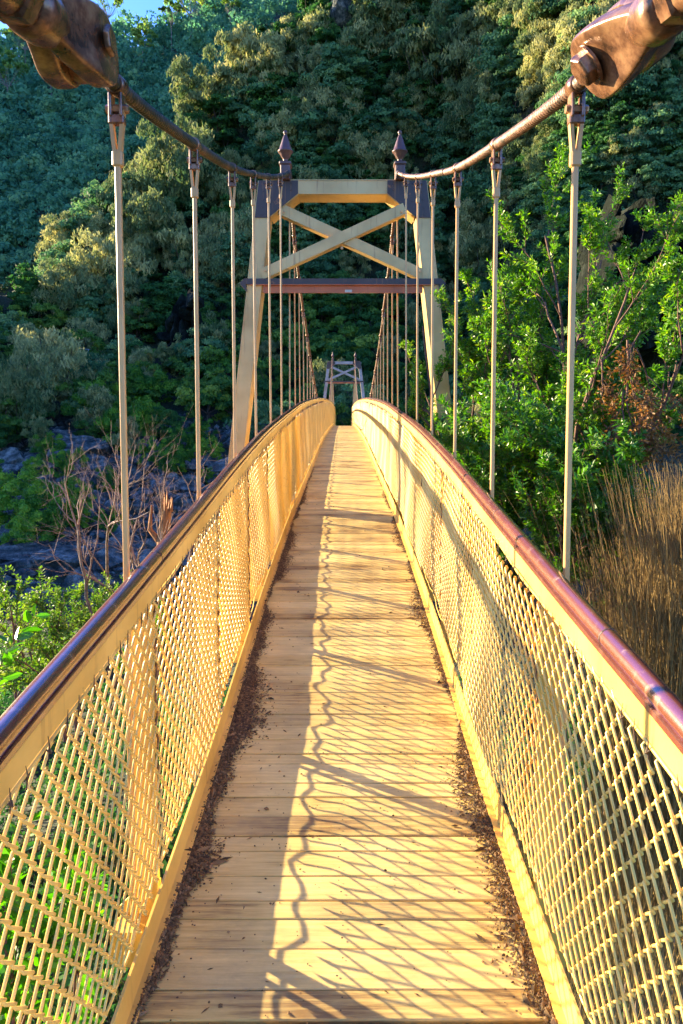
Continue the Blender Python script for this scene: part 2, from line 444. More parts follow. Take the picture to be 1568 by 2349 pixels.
tag(np_mesh('edge_soil', V, Q, M['soil'], smooth=True), 'thin bank of dark soil against the left kerb of the deck', 'soil', kind='stuff')

# ---- railings
def chain_mesh(s, ya, yb, pitch, dia, nside, parent):
    """real chain link: every wire is a flattened zigzag, front strands lean one way, back strands the other"""
    ycs = np.arange(ya, yb, pitch); V = []; Q = []
    base = 0
    r = np.random.default_rng(11)
    da, db = .041, .042       # fall of the inner strand, rise of the outer one
    per = da + db
    for i, yc in enumerate(ycs):
        z0 = deck(yc) + .142; z1 = rail(yc) - .118
        n = int((z1 - z0)/per) + 1; ph = (i*db) % per
        zn = z0 - per*.5 + ph + np.arange(n)*per; zk = np.stack([zn, zn+db], 1).ravel(); sg = np.tile([-1.0, 1.0], n)
        ok = (zk > z0-.012) & (zk < z1+.012); zk = zk[ok]; sg = sg[ok]
        amp = pitch*.5 + dia*.30
        yk = yc + sg*amp + .0015*np.sin(yc*40 + zk*23)
        bulge = .010*np.sin(yc*1.7) + .007*np.sin(yc*4.9 + zk*3) + .006*np.sin(zk*7+yc)
        if nside >= 4:
            e = .0040
            P = np.zeros((len(zk)*2, 3)); dn = np.where(sg < 0, 1.0, -1.0)*(1 if s < 0 else -1)
            sl = np.where(sg < 0, 1, -1)*0
            P[0::2] = np.stack([bulge - dn*e, yk, zk - .0042], 1)
            P[1::2] = np.stack([bulge + dn*e, yk, zk + .0042], 1)
        else:
            P = np.stack([bulge, yk, zk], 1)
        lean = .012*(zk - z0)
        P[:, 0] += np.repeat(lean, len(P)//len(lean))
        P[:, 0] = s*(.640 + P[:, 0])
        T = np.gradient(P, axis=0); T /= np.linalg.norm(T, axis=1)[:, None]
        X = np.array([1.0, 0, 0]); U = np.cross(T, X); U /= np.linalg.norm(U, axis=1)[:, None]; Wv = np.cross(U, T)
        ang = np.arange(nside)*2*np.pi/nside
        ring = P[:, None, :] + dia/2*(np.cos(ang)[None, :, None]*U[:, None, :] + np.sin(ang)[None, :, None]*Wv[:, None, :])
        m = len(P); V.append(ring.reshape(-1, 3))
        ii = (np.arange(m-1)[:, None]*nside + np.arange(nside)[None, :]); jj = np.arange(m-1)[:, None]*nside + (np.arange(nside)[None, :]+1) % nside
        Q.append((np.stack([ii, jj, jj+nside, ii+nside], 2).reshape(-1, 4) + base)); base += m*nside
    return np.concatenate(V), np.concatenate(Q)

def sweep(mb, s, prof, ys, zf, smooth=False):
    vs = []; fs = []; n = len(prof)
    for y in ys:
        z = zf(y)
        for (x, h) in prof: vs.append((s*x, y, z+h))
    for i in range(len(ys)-1):
        for k in range(n):
            a = i*n+k; b = i*n+(k+1) % n; fs.append((a, b, b+n, a+n) if s > 0 else (a, a+n, b+n, b))
    mb.add(vs, fs, smooth); mb.add(vs[:n], [tuple(range(n))]); mb.add(vs[-n:], [tuple(range(n))])

ysf = list(np.arange(-.2, 14, .15)) + list(np.arange(14, 40, .5)) + list(np.arange(40, END, 1.0)) + [END]
def railing(s):
    t = empty('bridge_railing', (s*.65, 2, deck(2)))
    tag(t, ('left-hand' if s < 0 else 'right-hand') + ' railing of cream chain-link mesh under a brown handrail' +
        (', reflecting blue sky' if s < 0 else ', bright in the sun'), 'railing')
    O = Vector(t.location)
    mb = MB(); ci = [(.678 + .027*math.cos(a), -.027 + .027*math.sin(a)) for a in np.linspace(0, 2*math.pi, 17)[:-1]]
    # slightly wavy tube with welded joints
    sweep(mb, s, ci, ysf, rail, True)
    hr = local(mb, O).build('handrail', M['brown'], t)
    for y in ([2.44, 4.9, 7.4] if s < 0 else [1.77, 3.05, 5.6, 8.2]):
        mb = MB()
        ys2 = [y-.003, y+.003]; c2 = [(.678 + .0276*math.cos(a), -.027 + .0276*math.sin(a)) for a in np.linspace(0, 2*math.pi, 17)[:-1]]
        sweep(mb, s, c2, ys2, rail); local(mb, O).build('joint_band', M['plate'], t)
    mb = MB(); sweep(mb, s, [(.648, -.058), (.648, -.044), (.694, -.044), (.694, -.058)], ysf, rail); local(mb, O).build('rail_flat', M['brown'], t)
    mb = MB(); sweep(mb, s, [(.648, -.118), (.648, -.059), (.656, -.059), (.656, -.118)], ysf, rail); local(mb, O).build('top_bar', M['cream'], t)
    V1, Q1 = chain_mesh(s, .75, 10.0, .0345, .0076, 6, t)
    V2, Q2 = chain_mesh(s, 10.0, 28.0, .0345, .0078, 3, t)
    V3, Q3 = chain_mesh(s, 28.0, END-.2, .0345, .0085, 3, t)
    V = np.concatenate([V1, V2, V3]) - np.array(O); Q = np.concatenate([Q1, Q2+len(V1), Q3+len(V1)+len(V2)])
    np_mesh('chain_link_mesh', V, Q, M['mesh'], t, smooth=True)
    # selvedge wires: wavy bottom wire and top line wire
    mb = MB(); yv = np.arange(.5, 26, .045)
    mb.tube([(s*(.648 + .006*math.sin(y*9)), y, deck(y) + .137 + .006*math.sin(y*13) + .006*math.sin(y*31)) for y in yv], .0042, 5)
    mb.tube([(s*(.652 + .003*math.sin(y*7)), y, rail(y) - .128 + .003*math.sin(y*9)) for y in yv], .0058, 6)
    local(mb, O).build('line_wire', M['mesh'], t)
    mb = MB(); rr = random.Random(4 if s < 0 else 9)
    y = 1.0
    while y < 22:
        z = rail(y) - .118; x = .644
        mb.tube([(s*x, y, z-.035), (s*(x-.003), y+rr.uniform(-.004, .004), z-.008), (s*(x-.003), y+rr.uniform(-.006, .006), z+.018)], [.0016, .0020, .0007], 4)
        if rr.random() < .6: mb.tube([(s*x, y-.006, z-.012), (s*(x-.006), y, z-.022), (s*x, y+.007, z-.012)], .0022, 4)
        y += rr.choice([.069, .069, .104, .138])
    local(mb, O).build('tie_wire', M['tie'], t)
    # flat-bar posts at every hanger (one shape each: bar with its foot)
    for y in HY:
        zb = deck(y) - .10; zt = rail(y) - .059
        mb = MB()
        mb.box((s*.700, y+.045, (zb+zt)/2), (.085, .010, zt-zb))
        mb.box((s*.662, y+.036, (zb+zt)/2), (.010, .030, zt-zb))
        mb.prism([(s*.655, zb-.01), (s*.655, zb+.17), (s*.70, zb+.17), (s*.80, zb+.07), (s*.80, zb-.01)], 'y', y+.052, y+.060)
        local(mb, O).build('post', M['cream'], t)
    # a rusty lacing strand on the near posts
    for y in HY[:4]:
        mb = MB()
        zs = np.arange(deck(y)+.15, rail(y)-.12, .02)
        mb.tube([(s*(.652+.004*math.sin(z*50)), y+.03+.005*math.sin(z*70), z) for z in zs], .004, 4)
        local(mb, O).build('lacing_wire', M['lace'], t)
    return t
M['lace'] = noise_mix('rusty_lacing_wire', [(.40, .16, .04), (.12, .05, .02), (.60, .34, .10)], scale=18, rough=.7, bump=0)
railing(-1); railing(1)

# ---- main cables
def cable_pt(s, Y, off=0):
    g = GX if Y > 3 else GX
    g = GX - (.03*math.exp(-((Y-YT)/1.2)**2))
    return Vector((s*g + (XT if abs(Y-YT) < 4 else 0)*.6, Y, cable(Y)+off))
def rope_geo(s, ya, yb, R, pitch, amp, n, step):
    ys = [ya]; 
    while ys[-1] < yb:
        y = ys[-1]; sl_ = (cable(y+.01) - cable(y))/.01; ys.append(y + step/math.sqrt(1+sl_*sl_))
    P = np.array([cable_pt(s, y) for y in ys]); T = np.gradient(P, axis=0); T /= np.linalg.norm(T, axis=1)[:, None]
    U = np.cross(T, [1.0, 0, 0]); U /= np.linalg.norm(U, axis=1)[:, None]; W_ = np.cross(U, T)
    arc = np.arange(len(ys))*step
    a = np.arange(n)*2*np.pi/n
    ph = 2*np.pi*arc[:, None]/pitch + a[None, :]*1
    Rr = R*(1.04 - (.38 if amp else 0)*np.exp(-(np.abs(np.sin(ph/2))/.42)**2))
    V = P[:, None, :] + Rr[:, :, None]*(np.cos(a)[None, :, None]*U[:, None, :] + np.sin(a)[None, :, None]*W_[:, None, :])
    m = len(ys); ii = np.arange(m-1)[:, None]*n + np.arange(n)[None, :]; jj = np.arange(m-1)[:, None]*n + (np.arange(n)[None, :]+1) % n
    return V.reshape(-1, 3), np.stack([ii, jj, jj+n, ii+n], 2).reshape(-1, 4)

def hexprism(mb, c, axis, r, h, twist=0):
    c = Vector(c); ax = Vector(axis).normalized(); x = ax.orthogonal().normalized(); y = ax.cross(x)
    ps = [c + (x*math.cos(math.pi/3*k+twist) + y*math.sin(math.pi/3*k+twist))*r for k in range(6)]
    q = [p + ax*h for p in ps]; q2 = [c + (p - c)*.86 + ax*(h+.006) for p in ps]
    mb.add(ps+q+q2, [(k, (k+1) % 6, 6+(k+1) % 6, 6+k) for k in range(6)] + [(6+k, 6+(k+1) % 6, 12+(k+1) % 6, 12+k) for k in range(6)] + [tuple(range(12, 18)), tuple(range(5, -1, -1))])

def subsurf(o, l=2):
    md = o.modifiers.new('round', 'SUBSURF'); md.levels = l; md.render_levels = l
def bevel(o, wd=.004, seg=2):
    md = o.modifiers.new('edge', 'BEVEL'); md.width = wd; md.segments = seg; md.limit_method = 'ANGLE'; md.angle_limit = rad(35)

def main_cable(s):
    t = empty('suspension_cable', (s*GX, YT, cable(YT)))
    tag(t, ('left' if s < 0 else 'right') + ' main cable of wrapped steel rope, ' +
        ('mossy dark, big iron socket' if s < 0 else 'reddish, with hex-bolted socket'), 'cable')
    O = np.array(t.location)
    V1, Q1 = rope_geo(s, 2.02, YT-.1, .0240, .026, .55, 12, .0033)
    V2, Q2 = rope_geo(s, YT+.1, 22, .0235, .060, .55, 8, .011)
    V3, Q3 = rope_geo(s, 22, END, .0235, 9., 0, 6, .3)
    np_mesh('rope', V1-O, Q1, M['rope_left'] if s < 0 else M['rope'], t, smooth=True)
    np_mesh('rope', np.concatenate([V2, V3])-O, np.concatenate([Q2, Q3+len(V2)]), M['rope'], t, smooth=True)
    # saddles over the two towers
    for Yt in (YT, YF):
        mb = MB(); pp = [cable_pt(s, Yt+d, -.05*abs(d)) for d in (-.22, -.1, 0, .1, .22)]
        mb.tube(pp, .040, 10); local(mb, O).build('saddle', M['plate'], t)
    # anchor rod and clevis near the camera
    c = cable_pt(s, 1.97); d = (cable_pt(s, 2.3) - cable_pt(s, 1.6)).normalized()
    mb = MB()
    ys = np.linspace(-1.2, 1.72, 26)
    mb.tube([cable_pt(s, y) for y in ys], [.044 for y in ys], 20)
    rod = local(mb, O).build('anchor_rod', M['iron'], t)
    # fork jaw: two rounded cheeks joined at a collar
    side = Vector((.80, 0, .60)) if s > 0 else Vector((1, 0, .04)); side = (side - d*side.dot(d)).normalized(); upv = side.cross(d).normalized()
    if upv.z < 0: upv = -upv
    def P(u, v, x): return c + d*u + upv*v + side*x
    for k, xo in enumerate((-.052, .052)):
        mb = MB(); pts = []
        for a in np.linspace(-math.pi*.5, math.pi*.5, 15): pts.append((.005 + .095*math.cos(a), .096*math.sin(a)))
        pts += [(-.07, .094), (-.14, .080), (-.21, .058), (-.27, .040), (-.27, -.040), (-.21, -.058), (-.14, -.080), (-.07, -.094)]
        n = len(pts); th = .036; rings = []; sg_ = 1 if xo > 0 else -1
        lv = ((-th, .86), (-th*.86, .955), (-th*.6, 1.0), (th*.6, 1.0), (th*.86, .955), (th, .86))
        for (x_, sc) in lv:
            for (u, v) in pts: rings.append(P((u+.05)*sc - .05, v*sc, xo + x_ - .040*sg_*min(1, max(0, -u-.09)/.15)))
        fs = []
        for r_ in range(len(lv)-1):
            for q in range(n): a = r_*n+q; b = r_*n+(q+1) % n; fs.append((a, b, b+n, a+n))
        fs.append(tuple(range(n))[::-1]); fs.append(tuple(range(len(rings)-n, len(rings)))); mb.add(rings, fs, True)
        ck = local(mb, O).build('fork_cheek', M['iron'], t); ck.data.validate(); subsurf(ck, 2)
    mb = MB()       # collar where the cheeks grow out of the rod
    prof = [(-.34, .046), (-.335, .062), (-.30, .066), (-.25, .066), (-.21, .060), (-.15, .045), (-.13, .02)]
    hexprism(mb, P(-.365, 0, 0), -d, .064, .05, .2)
    mb.tube([P(u, 0, 0) for u, _ in prof], [r_ for _, r_ in prof], 20); local(mb, O).build('collar', M['iron'], t)
    mb = MB()       # socket eye of the rope, between the cheeks
    pts = [(.070*math.cos(a), .086*math.sin(a)) for a in np.linspace(0, 2*math.pi, 21)[:-1]]
    vs = [P(u+.005, v, x) for x in (-.03, .03) for (u, v) in pts]; n = len(pts)
    mb.add(vs, [(q, (q+1) % n, (q+1) % n+n, q+n) for q in range(n)] + [tuple(range(n))[::-1], tuple(range(n, 2*n))], True)
    mb.tube([P(.03, 0, 0), P(.09, 0, 0), P(.15, 0, 0), P(.20, 0, 0)], [.048, .044, .036, .033], 16)
    local(mb, O).build('rope_socket', M['iron'], t)
    mb = MB()       # pin with hex head on the walkway side and nut outside
    hexprism(mb, P(-.022, .010, -.090), -side, .045, .030 if s > 0 else .010, .3)
    hexprism(mb, P(-.022, .010, .090), side, .040, .010, .1)
    mb.tube([P(-.022, .010, -.075), P(-.022, .010, .075)], .024, 14)
    mb.tube([P(-.022, .010, -.088), P(-.022, .010, -.096)], .056, 24)
    pn = local(mb, O).build('pin_bolt', M['iron'], t); bevel(pn, .003)
    return t
M['rope_left'] = noise_mix('mossy_rope_steel', [(.018, .022, .008), (.05, .042, .02), (.15, .085, .045)], scale=5, rough=.5, bump=.4, bscale=90, spec=.4)
for s in (-1, 1): main_cable(s)

# ---- hangers: each rod is a thing with its clamp
def hanger(s, y, i):
    top = cable_pt(s, y); zb = deck(y) - .12
    side = 'left' if s < 0 else 'right'
    if i < 6: where = ['nearest the camera', 'second from the camera', 'third from the camera', 'fourth from the camera', 'fifth from the camera', 'just before the near tower'][i]
    elif i == 6: where = 'just beyond the near tower'
    elif y < 26: where = 'in the first half of the main span'
    elif y < YF: where = 'in the far half of the main span'
    else: where = 'beyond the far tower'
    t = empty('hanger_rod', (top.x, y, zb))
    tag(t, 'pale steel hanger rod under the %s cable, %s' % (side, where), 'hanger rod', 'hanger rods between cables and deck')
    O = Vector(t.location)
    near = y < 24
    zt = top.z - (.20 if near else .05)
    r = .0094
    xo = top.x; xb = s*.735
    if zt < zb + .1: zt = zb + .3
    mb = MB(); mb.bar((xb, y, zb), (xo, y, zt), r*2, r*2, up=(0, 1, 0), bev=.003 if y < 9 else 0)
    local(mb, O).build('rod', M['rod'], t)
    if near:
        mb = MB()   # wishbone fork
        for k in (-1, 1):
            mb.bar((xo + k*.006, y, zt-.03), (xo + k*.021, y, top.z-.075), .012, .022, up=(0, 1, 0))
        mb.box((xo, y, zt-.03), (.034, .028, .05), bev=.005)
        local(mb, O).build('fork', M['rod'], t)
        mb = MB()   # clamp band round the rope, lugs and bolt
        d = (cable_pt(s, y+.05) - cable_pt(s, y-.05)).normalized(); c = top
        mb.tube([c - d*.030, c - d*.026, c + d*.026, c + d*.030], [.027, .032, .032, .027], 14)
        for k in (-1, 1): mb.box((xo + k*.017, y, top.z-.065), (.010, .046, .075), bev=.003)
        hexprism(mb, (xo - .034, y, top.z-.074), (1, 0, 0), .014, .066)
        mb.box((xo, y, top.z-.108), (.05, .032, .03), bev=.004)
        local(mb, O).build('clamp', M['iron'], t)
    else:
        mb = MB(); mb.box((xo, y, top.z-.02), (.05, .06, .10)); local(mb, O).build('clamp', M['rope'], t)
    mb = MB(); hexprism(mb, (xb, y, zb-.03), (0, 0, 1), .02, .02); local(mb, O).build('nut', M['rod'], t)
M['rod'] = painted('pale_rod_paint', (.66, .38, .14), rust=(.2, .09, .04), amount=.66, rough=.35, scale=12)
for i, y in enumerate(HY):
    for s in (-1, 1): hanger(s, y, i)

# ---- towers
def tower(Yt, near):
    X0 = XT if near else 0.03
    t = empty('bridge_tower', (X0, Yt, -6))
    tag(t, ('nearer' if near else 'far') + (' cream steel bridge tower with crossed braces and two pointed finials' if near
        else ', smaller-looking bridge tower with crossed braces seen beyond the arch of the deck'), 'bridge tower')
    O = Vector(t.location)
    def B(): return MB()
    CR = M['tower'] if near else M['tower_far']
    def done(mb, name, mat): return local(mb, O).build(name, CR if mat is M['cream'] else mat, t)
    ztop = 2.90
    lx = lambda z: X_top + (ztop - z)*slope
    X_top = 1.075; slope = .1185
    D = .38                 # depth of the flanges along the bridge
    for s in (-1, 1):
        # legs: H sections; web faces the walkway direction, flanges at the edges
        zl = -6.0; z0 = ztop; wt = .165; wb = .30
        mb = B()
        def ob(z): return X0 + s*lx(z)
        def ib(z): return X0 + s*(lx(z) - (wt + (z0-z)*.002))
        mb.prism([(ob(z0), z0), (ib(z0), z0), (ib(zl), zl), (ob(zl), zl)], 'y', Yt, Yt+.014)
        for fx, q in ((ob, .0), (ib, .0)):
            a = fx(z0); b = fx(zl); ss = s if fx is ob else -s
            mb.prism([(a, z0), (a+ss*.012, z0), (b+ss*.012, zl), (b, zl)], 'y', Yt-.012 if fx is ob else Yt+.001, Yt+D)
        done(mb, 'leg', M['cream'])
    # top beam
    mb = B(); bz = 2.745
    mb.box((X0, Yt+.007, (ztop+bz)/2), (2*X_top-.55, .014, ztop-bz))
    mb.box((X0, Yt+D/2, bz-.006), (1.32, D, .012)); mb.box((X0, Yt+D/2, ztop+.007), (2*X_top-.1, D+.02, .012))
    done(mb, 'top_beam', M['cream'])
    # gusset plates (dark) with angled lower edge
    for s in (-1, 1):
        k = lambda x: X0 + s*x
        mb = B()
        mb.prism([(k(lx(ztop)+.004), ztop), (k(.575), ztop), (k(.575), bz-.005), (k(.93), bz-.29), (k(.955), 2.43), (k(lx(2.43)+.004), 2.43)], 'y', Yt-.016, Yt-.003)
        if near:
            for (gx, gz) in [(.66, 2.86), (.78, 2.86), (.90, 2.86), (1.02, 2.86), (.66, 2.78), (.78, 2.72), (.90, 2.64), (1.02, 2.76), (1.03, 2.66), (1.04, 2.56), (1.05, 2.47), (.98, 2.47), (.97, 2.56)]:
                mb.lathe((0, 0, 0), [(0, 0)], 3) if False else hexprism(mb, (k(gx), Yt-.016, gz), (0, -1, 0), .011, .003)
        done(mb, 'gusset_plate', M['plate'])
        mb = B()        # knee flange under the gusset
        mb.prism([(k(.575), bz-.006), (k(.93), bz-.285), (k(.93), bz-.297), (k(.575), bz-.018)], 'y', Yt-.002, Yt+D)
        done(mb, 'knee_flange', M['cream'])
    # crossed angle braces
    def brace(x0, z0, x1, z1, yo, name):
        d = Vector((x1-x0, 0, z1-z0)).normalized(); n = Vector((-d.z, 0, d.x));  n = n if n.z > 0 else -n
        h = .125
        mb = B(); a = Vector((X0+x0, 0, z0)); b = Vector((X0+x1, 0, z1))
        q = [a+n*h/2, b+n*h/2, b-n*h/2, a-n*h/2]
        mb.prism([(v.x, v.z) for v in q], 'y', Yt+yo, Yt+yo+.012)
        q = [a-n*(h/2-.001), b-n*(h/2-.001), b-n*(h/2+.011), a-n*(h/2+.011)]
        mb.prism([(v.x, v.z) for v in q], 'y', Yt+yo, Yt+yo+.17)
        done(mb, name, M['cream'])
    brace(-1.06, 1.71, .80, 2.555, -.030, 'cross_brace')
    brace(1.06, 1.71, -.80, 2.555, .012, 'cross_brace')
    mb = B(); hexprism(mb, (X0-.01, Yt-.03, 2.04), (0, -1, 0), .02, .012)
    for s in (-1, 1):
        hexprism(mb, (X0+s*1.0, Yt-.03, 1.75), (0, -1, 0), .018, .012); hexprism(mb, (X0+s*.76, Yt-.03, 2.50), (0, -1, 0), .018, .012)
    done(mb, 'bolt', M['rod'])
    # crossbeam: dark top channel over a red-brown plate
    mb = B(); mb.box((X0, Yt+.05, 1.615), (2.56, .17, .075)); 
    for s in (-1, 1): mb.prism([(X0+s*1.27, 1.655), (X0+s*1.34, 1.59), (X0+s*1.24, 1.48)], 'y', Yt-.04, Yt+.13)
    done(mb, 'crossbeam', M['plate'])
    mb = B(); mb.box((X0, Yt+.02, 1.525), (2.08 if near else 2.1, .03, .10)); mb.box((X0, Yt-.02, 1.5725), (2.4, .06, .008)); done(mb, 'crossbeam_plate', M['redbeam'])
    # finials
    for s in (-1, 1):
        cx = X0 + s*.735
        mb = B()
        mb.box((cx, Yt, 2.99), (.125, .16, .19), bev=.01); mb.box((cx, Yt, 3.10), (.155, .19, .045), bev=.012)
        mb.lathe((cx, Yt, 3.12), [(a_*.88, b_*.93) for a_, b_ in [(0, 0), (.046, 0), (.046, .018), (.034, .030), (.036, .050), (.060, .075), (.082, .118), (.100, .140), (.112, .150), (.112, .162), (.098, .170), (.078, .225), (.056, .290), (.034, .350), (.020, .378), (.018, .388), (.026, .398), (.030, .412), (.026, .428), (.012, .440), (0, .443)]], 24)
        done(mb, 'finial', M['finial'])
    # bearing block over the leg top
    for s in (-1, 1):
        mb = B(); mb.box((X0+s*.88, Yt+.05, ztop+.028), (.26, .2, .03)); done(mb, 'bearing_plate', M['plate'])
    return t
M['finial'] = painted('dark_finial_paint', (.12, .055, .045), rust=(.28, .12, .04), amount=.62, rough=.4)
tn = tower(YT, True); tower(YF, False)
pl = MB(); pl.box((XT+.075, YT+.0, 1.497), (.092, .004, .034)); tag(pl.build('maker_plate', M['sign']), 'small pale metal plate fixed on the red-brown crossbeam of the nearer tower', 'plate')

# ------------------------------------------------------------------ terrain
def sstep(x, a, b):
    t = np.clip((x-a)/(b-a), 0, 1); return t*t*(3-2*t)
P0 = interp([(0, -4.6), (4, -4.8), (10, -6.3), (25, -8.2), (35, -7.6), (50, -5.2), (63, -2.3), (75, 1.2), (80, 3.9), (84, 4.2), (90, 9), (95, 14)])
def vnoise(x, y, seed=0):
    xi = np.floor(x).astype(np.int64); yi = np.floor(y).astype(np.int64); fx = x-xi; fy = y-yi
    def h(a, b):
        n = (a*374761393 + b*668265263 + seed*974711) & 0x7fffffff; n = ((n ^ (n >> 13))*1274126177) & 0x7fffffff
        return ((n ^ (n >> 16)) & 0xffff)/65535.0
    ux = fx*fx*(3-2*fx); uy = fy*fy*(3-2*fy)
    return (h(xi, yi)*(1-ux)+h(xi+1, yi)*ux)*(1-uy) + (h(xi, yi+1)*(1-ux)+h(xi+1, yi+1)*ux)*uy
HC = interp([(-3, 3), (-1.3, 4), (-.9, 8), (-.6, 8), (-.49, 13), (-.38, 30), (-.21, 48), (-.05, 66), (.05, 82), (.2, 96), (.5, 104), (3, 60)])
def terrain(x, y):
    x = np.asarray(x, float); y = np.asarray(y, float)
    yy = np.maximum(y, 1.0); a = np.clip(x/yy, -3, 3)
    k = 1 + .55*sstep(a, .12, .42)
    Yp = np.where(y > 22, 22 + (y-22)*k, y)
    hc = HC(a)
    z = P0(np.clip(Yp, 0, 95))
    t = sstep(Yp, 93, 128)
    z = z + (hc - 13)*t*(Yp > 90)
    # front crest dips on the left, then the back ridge
    dip = sstep(Yp, 130, 160)*(1-sstep(a, -.25, .1))*14
    backh = (147 + 22*sstep(a, -.36, -.08)) * (1 - sstep(-a, .9, 1.3))
    tb = sstep(Yp, 150, 300)
    lin = np.clip((Yp-150)/(300-150), 0, 1)
    z = np.where(Yp > 130, (z-dip)*(1-lin) + np.maximum(backh, z)*lin, z)
    z = z - sstep(Yp, 300, 420)*60
    # unseen low spur added left of the frame to shade the boulder bank
    z = z + 17*np.exp(-((x+64)/15)**2 - ((y-70)/26)**2)
    n = (vnoise(x/14, y/14, 1)-.5)*4.5 + (vnoise(x/5, y/5, 2)-.5)*1.6
    z = z + n*sstep(Yp, 60, 110) + (vnoise(x/3, y/3, 3)-.5)*.9*sstep(Yp, 3, 12)
    # behind and outside: fall back to low ground
    back = sstep(-y, -6, 6)
    z = z*(1-back) + (-4.6)*back
    return z
M['ground'] = noise_mix('dark_forest_floor', [(.008, .022, .008), (.022, .036, .014), (.040, .034, .018)], scale=.35, rough=.95, bump=1.0, bscale=2.5, coord='Object', bdist=.4)
def terrain_mesh():
    th = np.linspace(rad(-88), rad(88), 421)
    rr_ = np.concatenate([np.linspace(-6, 40, 60), np.linspace(41, 150, 130), np.linspace(152, 440, 60)])
    TT, RR = np.meshgrid(np.tan(np.linspace(-math.atan(3.0), math.atan(3.0), 361)), rr_)
    ye = RR; xe = TT*np.maximum(RR, 0) + TT*7
    z = terrain(xe, ye)
    nr, nc = TT.shape
    V = np.stack([xe, ye, z], 2).reshape(-1, 3)
    i = np.arange(nr-1)[:, None]*nc + np.arange(nc-1)[None, :]
    Q = np.stack([i, i+1, i+nc+1, i+nc], 2).reshape(-1, 4)
    return np_mesh('hillside', V, Q, M['ground'], smooth=True)
tag(terrain_mesh(), 'steep wooded sides of the gorge behind the bridge', kind='structure')
mb = MB(); mb.add([(-1500, -300, -14), (1500, -300, -14), (1500, 1500, -14), (-1500, 1500, -14)], [(0, 1, 2, 3)])
tag(mb.build('ground', M['ground']), kind='structure')

def hit(px, py, y0=12, y1=330):
    d = ray(px, py)
    ys = np.linspace(y0, y1, 640); t = ys/d[1]
    X = CX + d[0]*t; Z = d[2]*t
    below = Z <= terrain(X, ys)
    if not below.any(): return None
    i = int(np.argmax(below)); return Vector((X[i], ys[i], float(terrain(X[i], ys[i]))))

# ------------------------------------------------------------------ vegetation builders
def rand_dirs(r, n):
    v = r.normal(size=(n, 3)); return v/np.linalg.norm(v, axis=1)[:, None]

def leaf_quads(r, C, Nn, L, W, droop=0.0, axis=None):
    """diamond leaves at centres C with normals Nn; returns verts and quads"""
    n = len(C)
    ax = rand_dirs(r, n) if axis is None else axis + r.normal(0, .35, (n, 3))
    ax = ax - Nn*np.sum(ax*Nn, 1)[:, None]
    if droop: ax[:, 2] -= droop
    ax /= np.linalg.norm(ax, axis=1)[:, None]
    bx = np.cross(Nn, ax); bx /= np.linalg.norm(bx, axis=1)[:, None]
    L = np.asarray(L); W = np.asarray(W)
    L = np.broadcast_to(L, (n,))[:, None]; W = np.broadcast_to(W, (n,))[:, None]
    V = np.stack([C - ax*L*.5, C + bx*W*.5 - ax*L*.05, C + ax*L*.5, C - bx*W*.5 - ax*L*.05], 1).reshape(-1, 3)
    Q = np.arange(4*n).reshape(-1, 4)
    return V, Q

def crown_np(r, w, h, base, nclump, per, leaf, spread=.30, shape='round', droop=0.0, squash=.8, up=.25, flat=1.6):
    """leaf clumps through the crown's volume; returns V, Q, attr and clump centres"""
    Cs = []
    while len(Cs) < nclump:
        p = r.uniform(-1, 1, 3); q = np.linalg.norm(p)
        if q > 1 or q < .35: continue
        if shape == 'round': pass
        elif shape == 'umbrella' and (p[2] < -.1): continue
        elif shape == 'tall': p[:2] *= (1 - .45*(p[2]*.5+.5))
        # lobed outline
        ang = math.atan2(p[1], p[0]); p = p*(1 + .18*math.sin(ang*3 + p[2]*4 + w))
        Cs.append(p)
    Cs = np.array(Cs)*[w/2, w/2, h/2] + [0, 0, base + h/2]
    V = []; A = []
    cr = spread*w/2*r.uniform(.6, 1.25, nclump)
    Call = []; Nall = []
    for i, c in enumerate(Cs):
        d = rand_dirs(r, per); d[:, 2] = np.abs(d[:, 2])*1.0 - up
        rad_ = r.uniform(.45, 1.05, per)[:, None]
        P = c + d*rad_*cr[i]*[1, 1, squash]
        if droop: P[:, 2] -= droop*r.random(per)*cr[i]
        Nn = d*flat + rand_dirs(r, per); Nn /= np.linalg.norm(Nn, axis=1)[:, None]
        Call.append(P); Nall.append(Nn)
        A.append(np.full(per*4, np.clip(r.normal(.45, .28), 0, 1)) + np.repeat(r.normal(0, .12, per), 4))
    Call = np.concatenate(Call); Nall = np.concatenate(Nall); A = np.concatenate(A)
    L = leaf*r.uniform(.6, 1.4, len(Call))
    V, Q = leaf_quads(r, Call, Nall, L, L*(.55 if not droop else .32), droop=droop*1.5)
    return V, Q, np.clip(A, 0, 1), Cs

def limbs(mb, r, base_h, Cs, trunk_r, n=7, lean=.0):
    top = Vector((lean*base_h, 0, base_h))
    mb.tube([(0, 0, -1.0), (0, 0, 0), (lean*base_h*.4, .1*trunk_r, base_h*.5), top], [trunk_r*1.5, trunk_r*1.15, trunk_r*.9, trunk_r*.7], 7)
    idx = r.choice(len(Cs), min(n, len(Cs)), replace=False)
    for k in idx:
        c = Vector(Cs[k]); mid = top.lerp(c, .5) + Vector((r.normal(0, .2), r.normal(0, .2), -.15*abs(c.z-top.z)))
        mb.tube([top - Vector((0, 0, .2)), mid, c], [trunk_r*.5, trunk_r*.3, trunk_r*.1], 5)

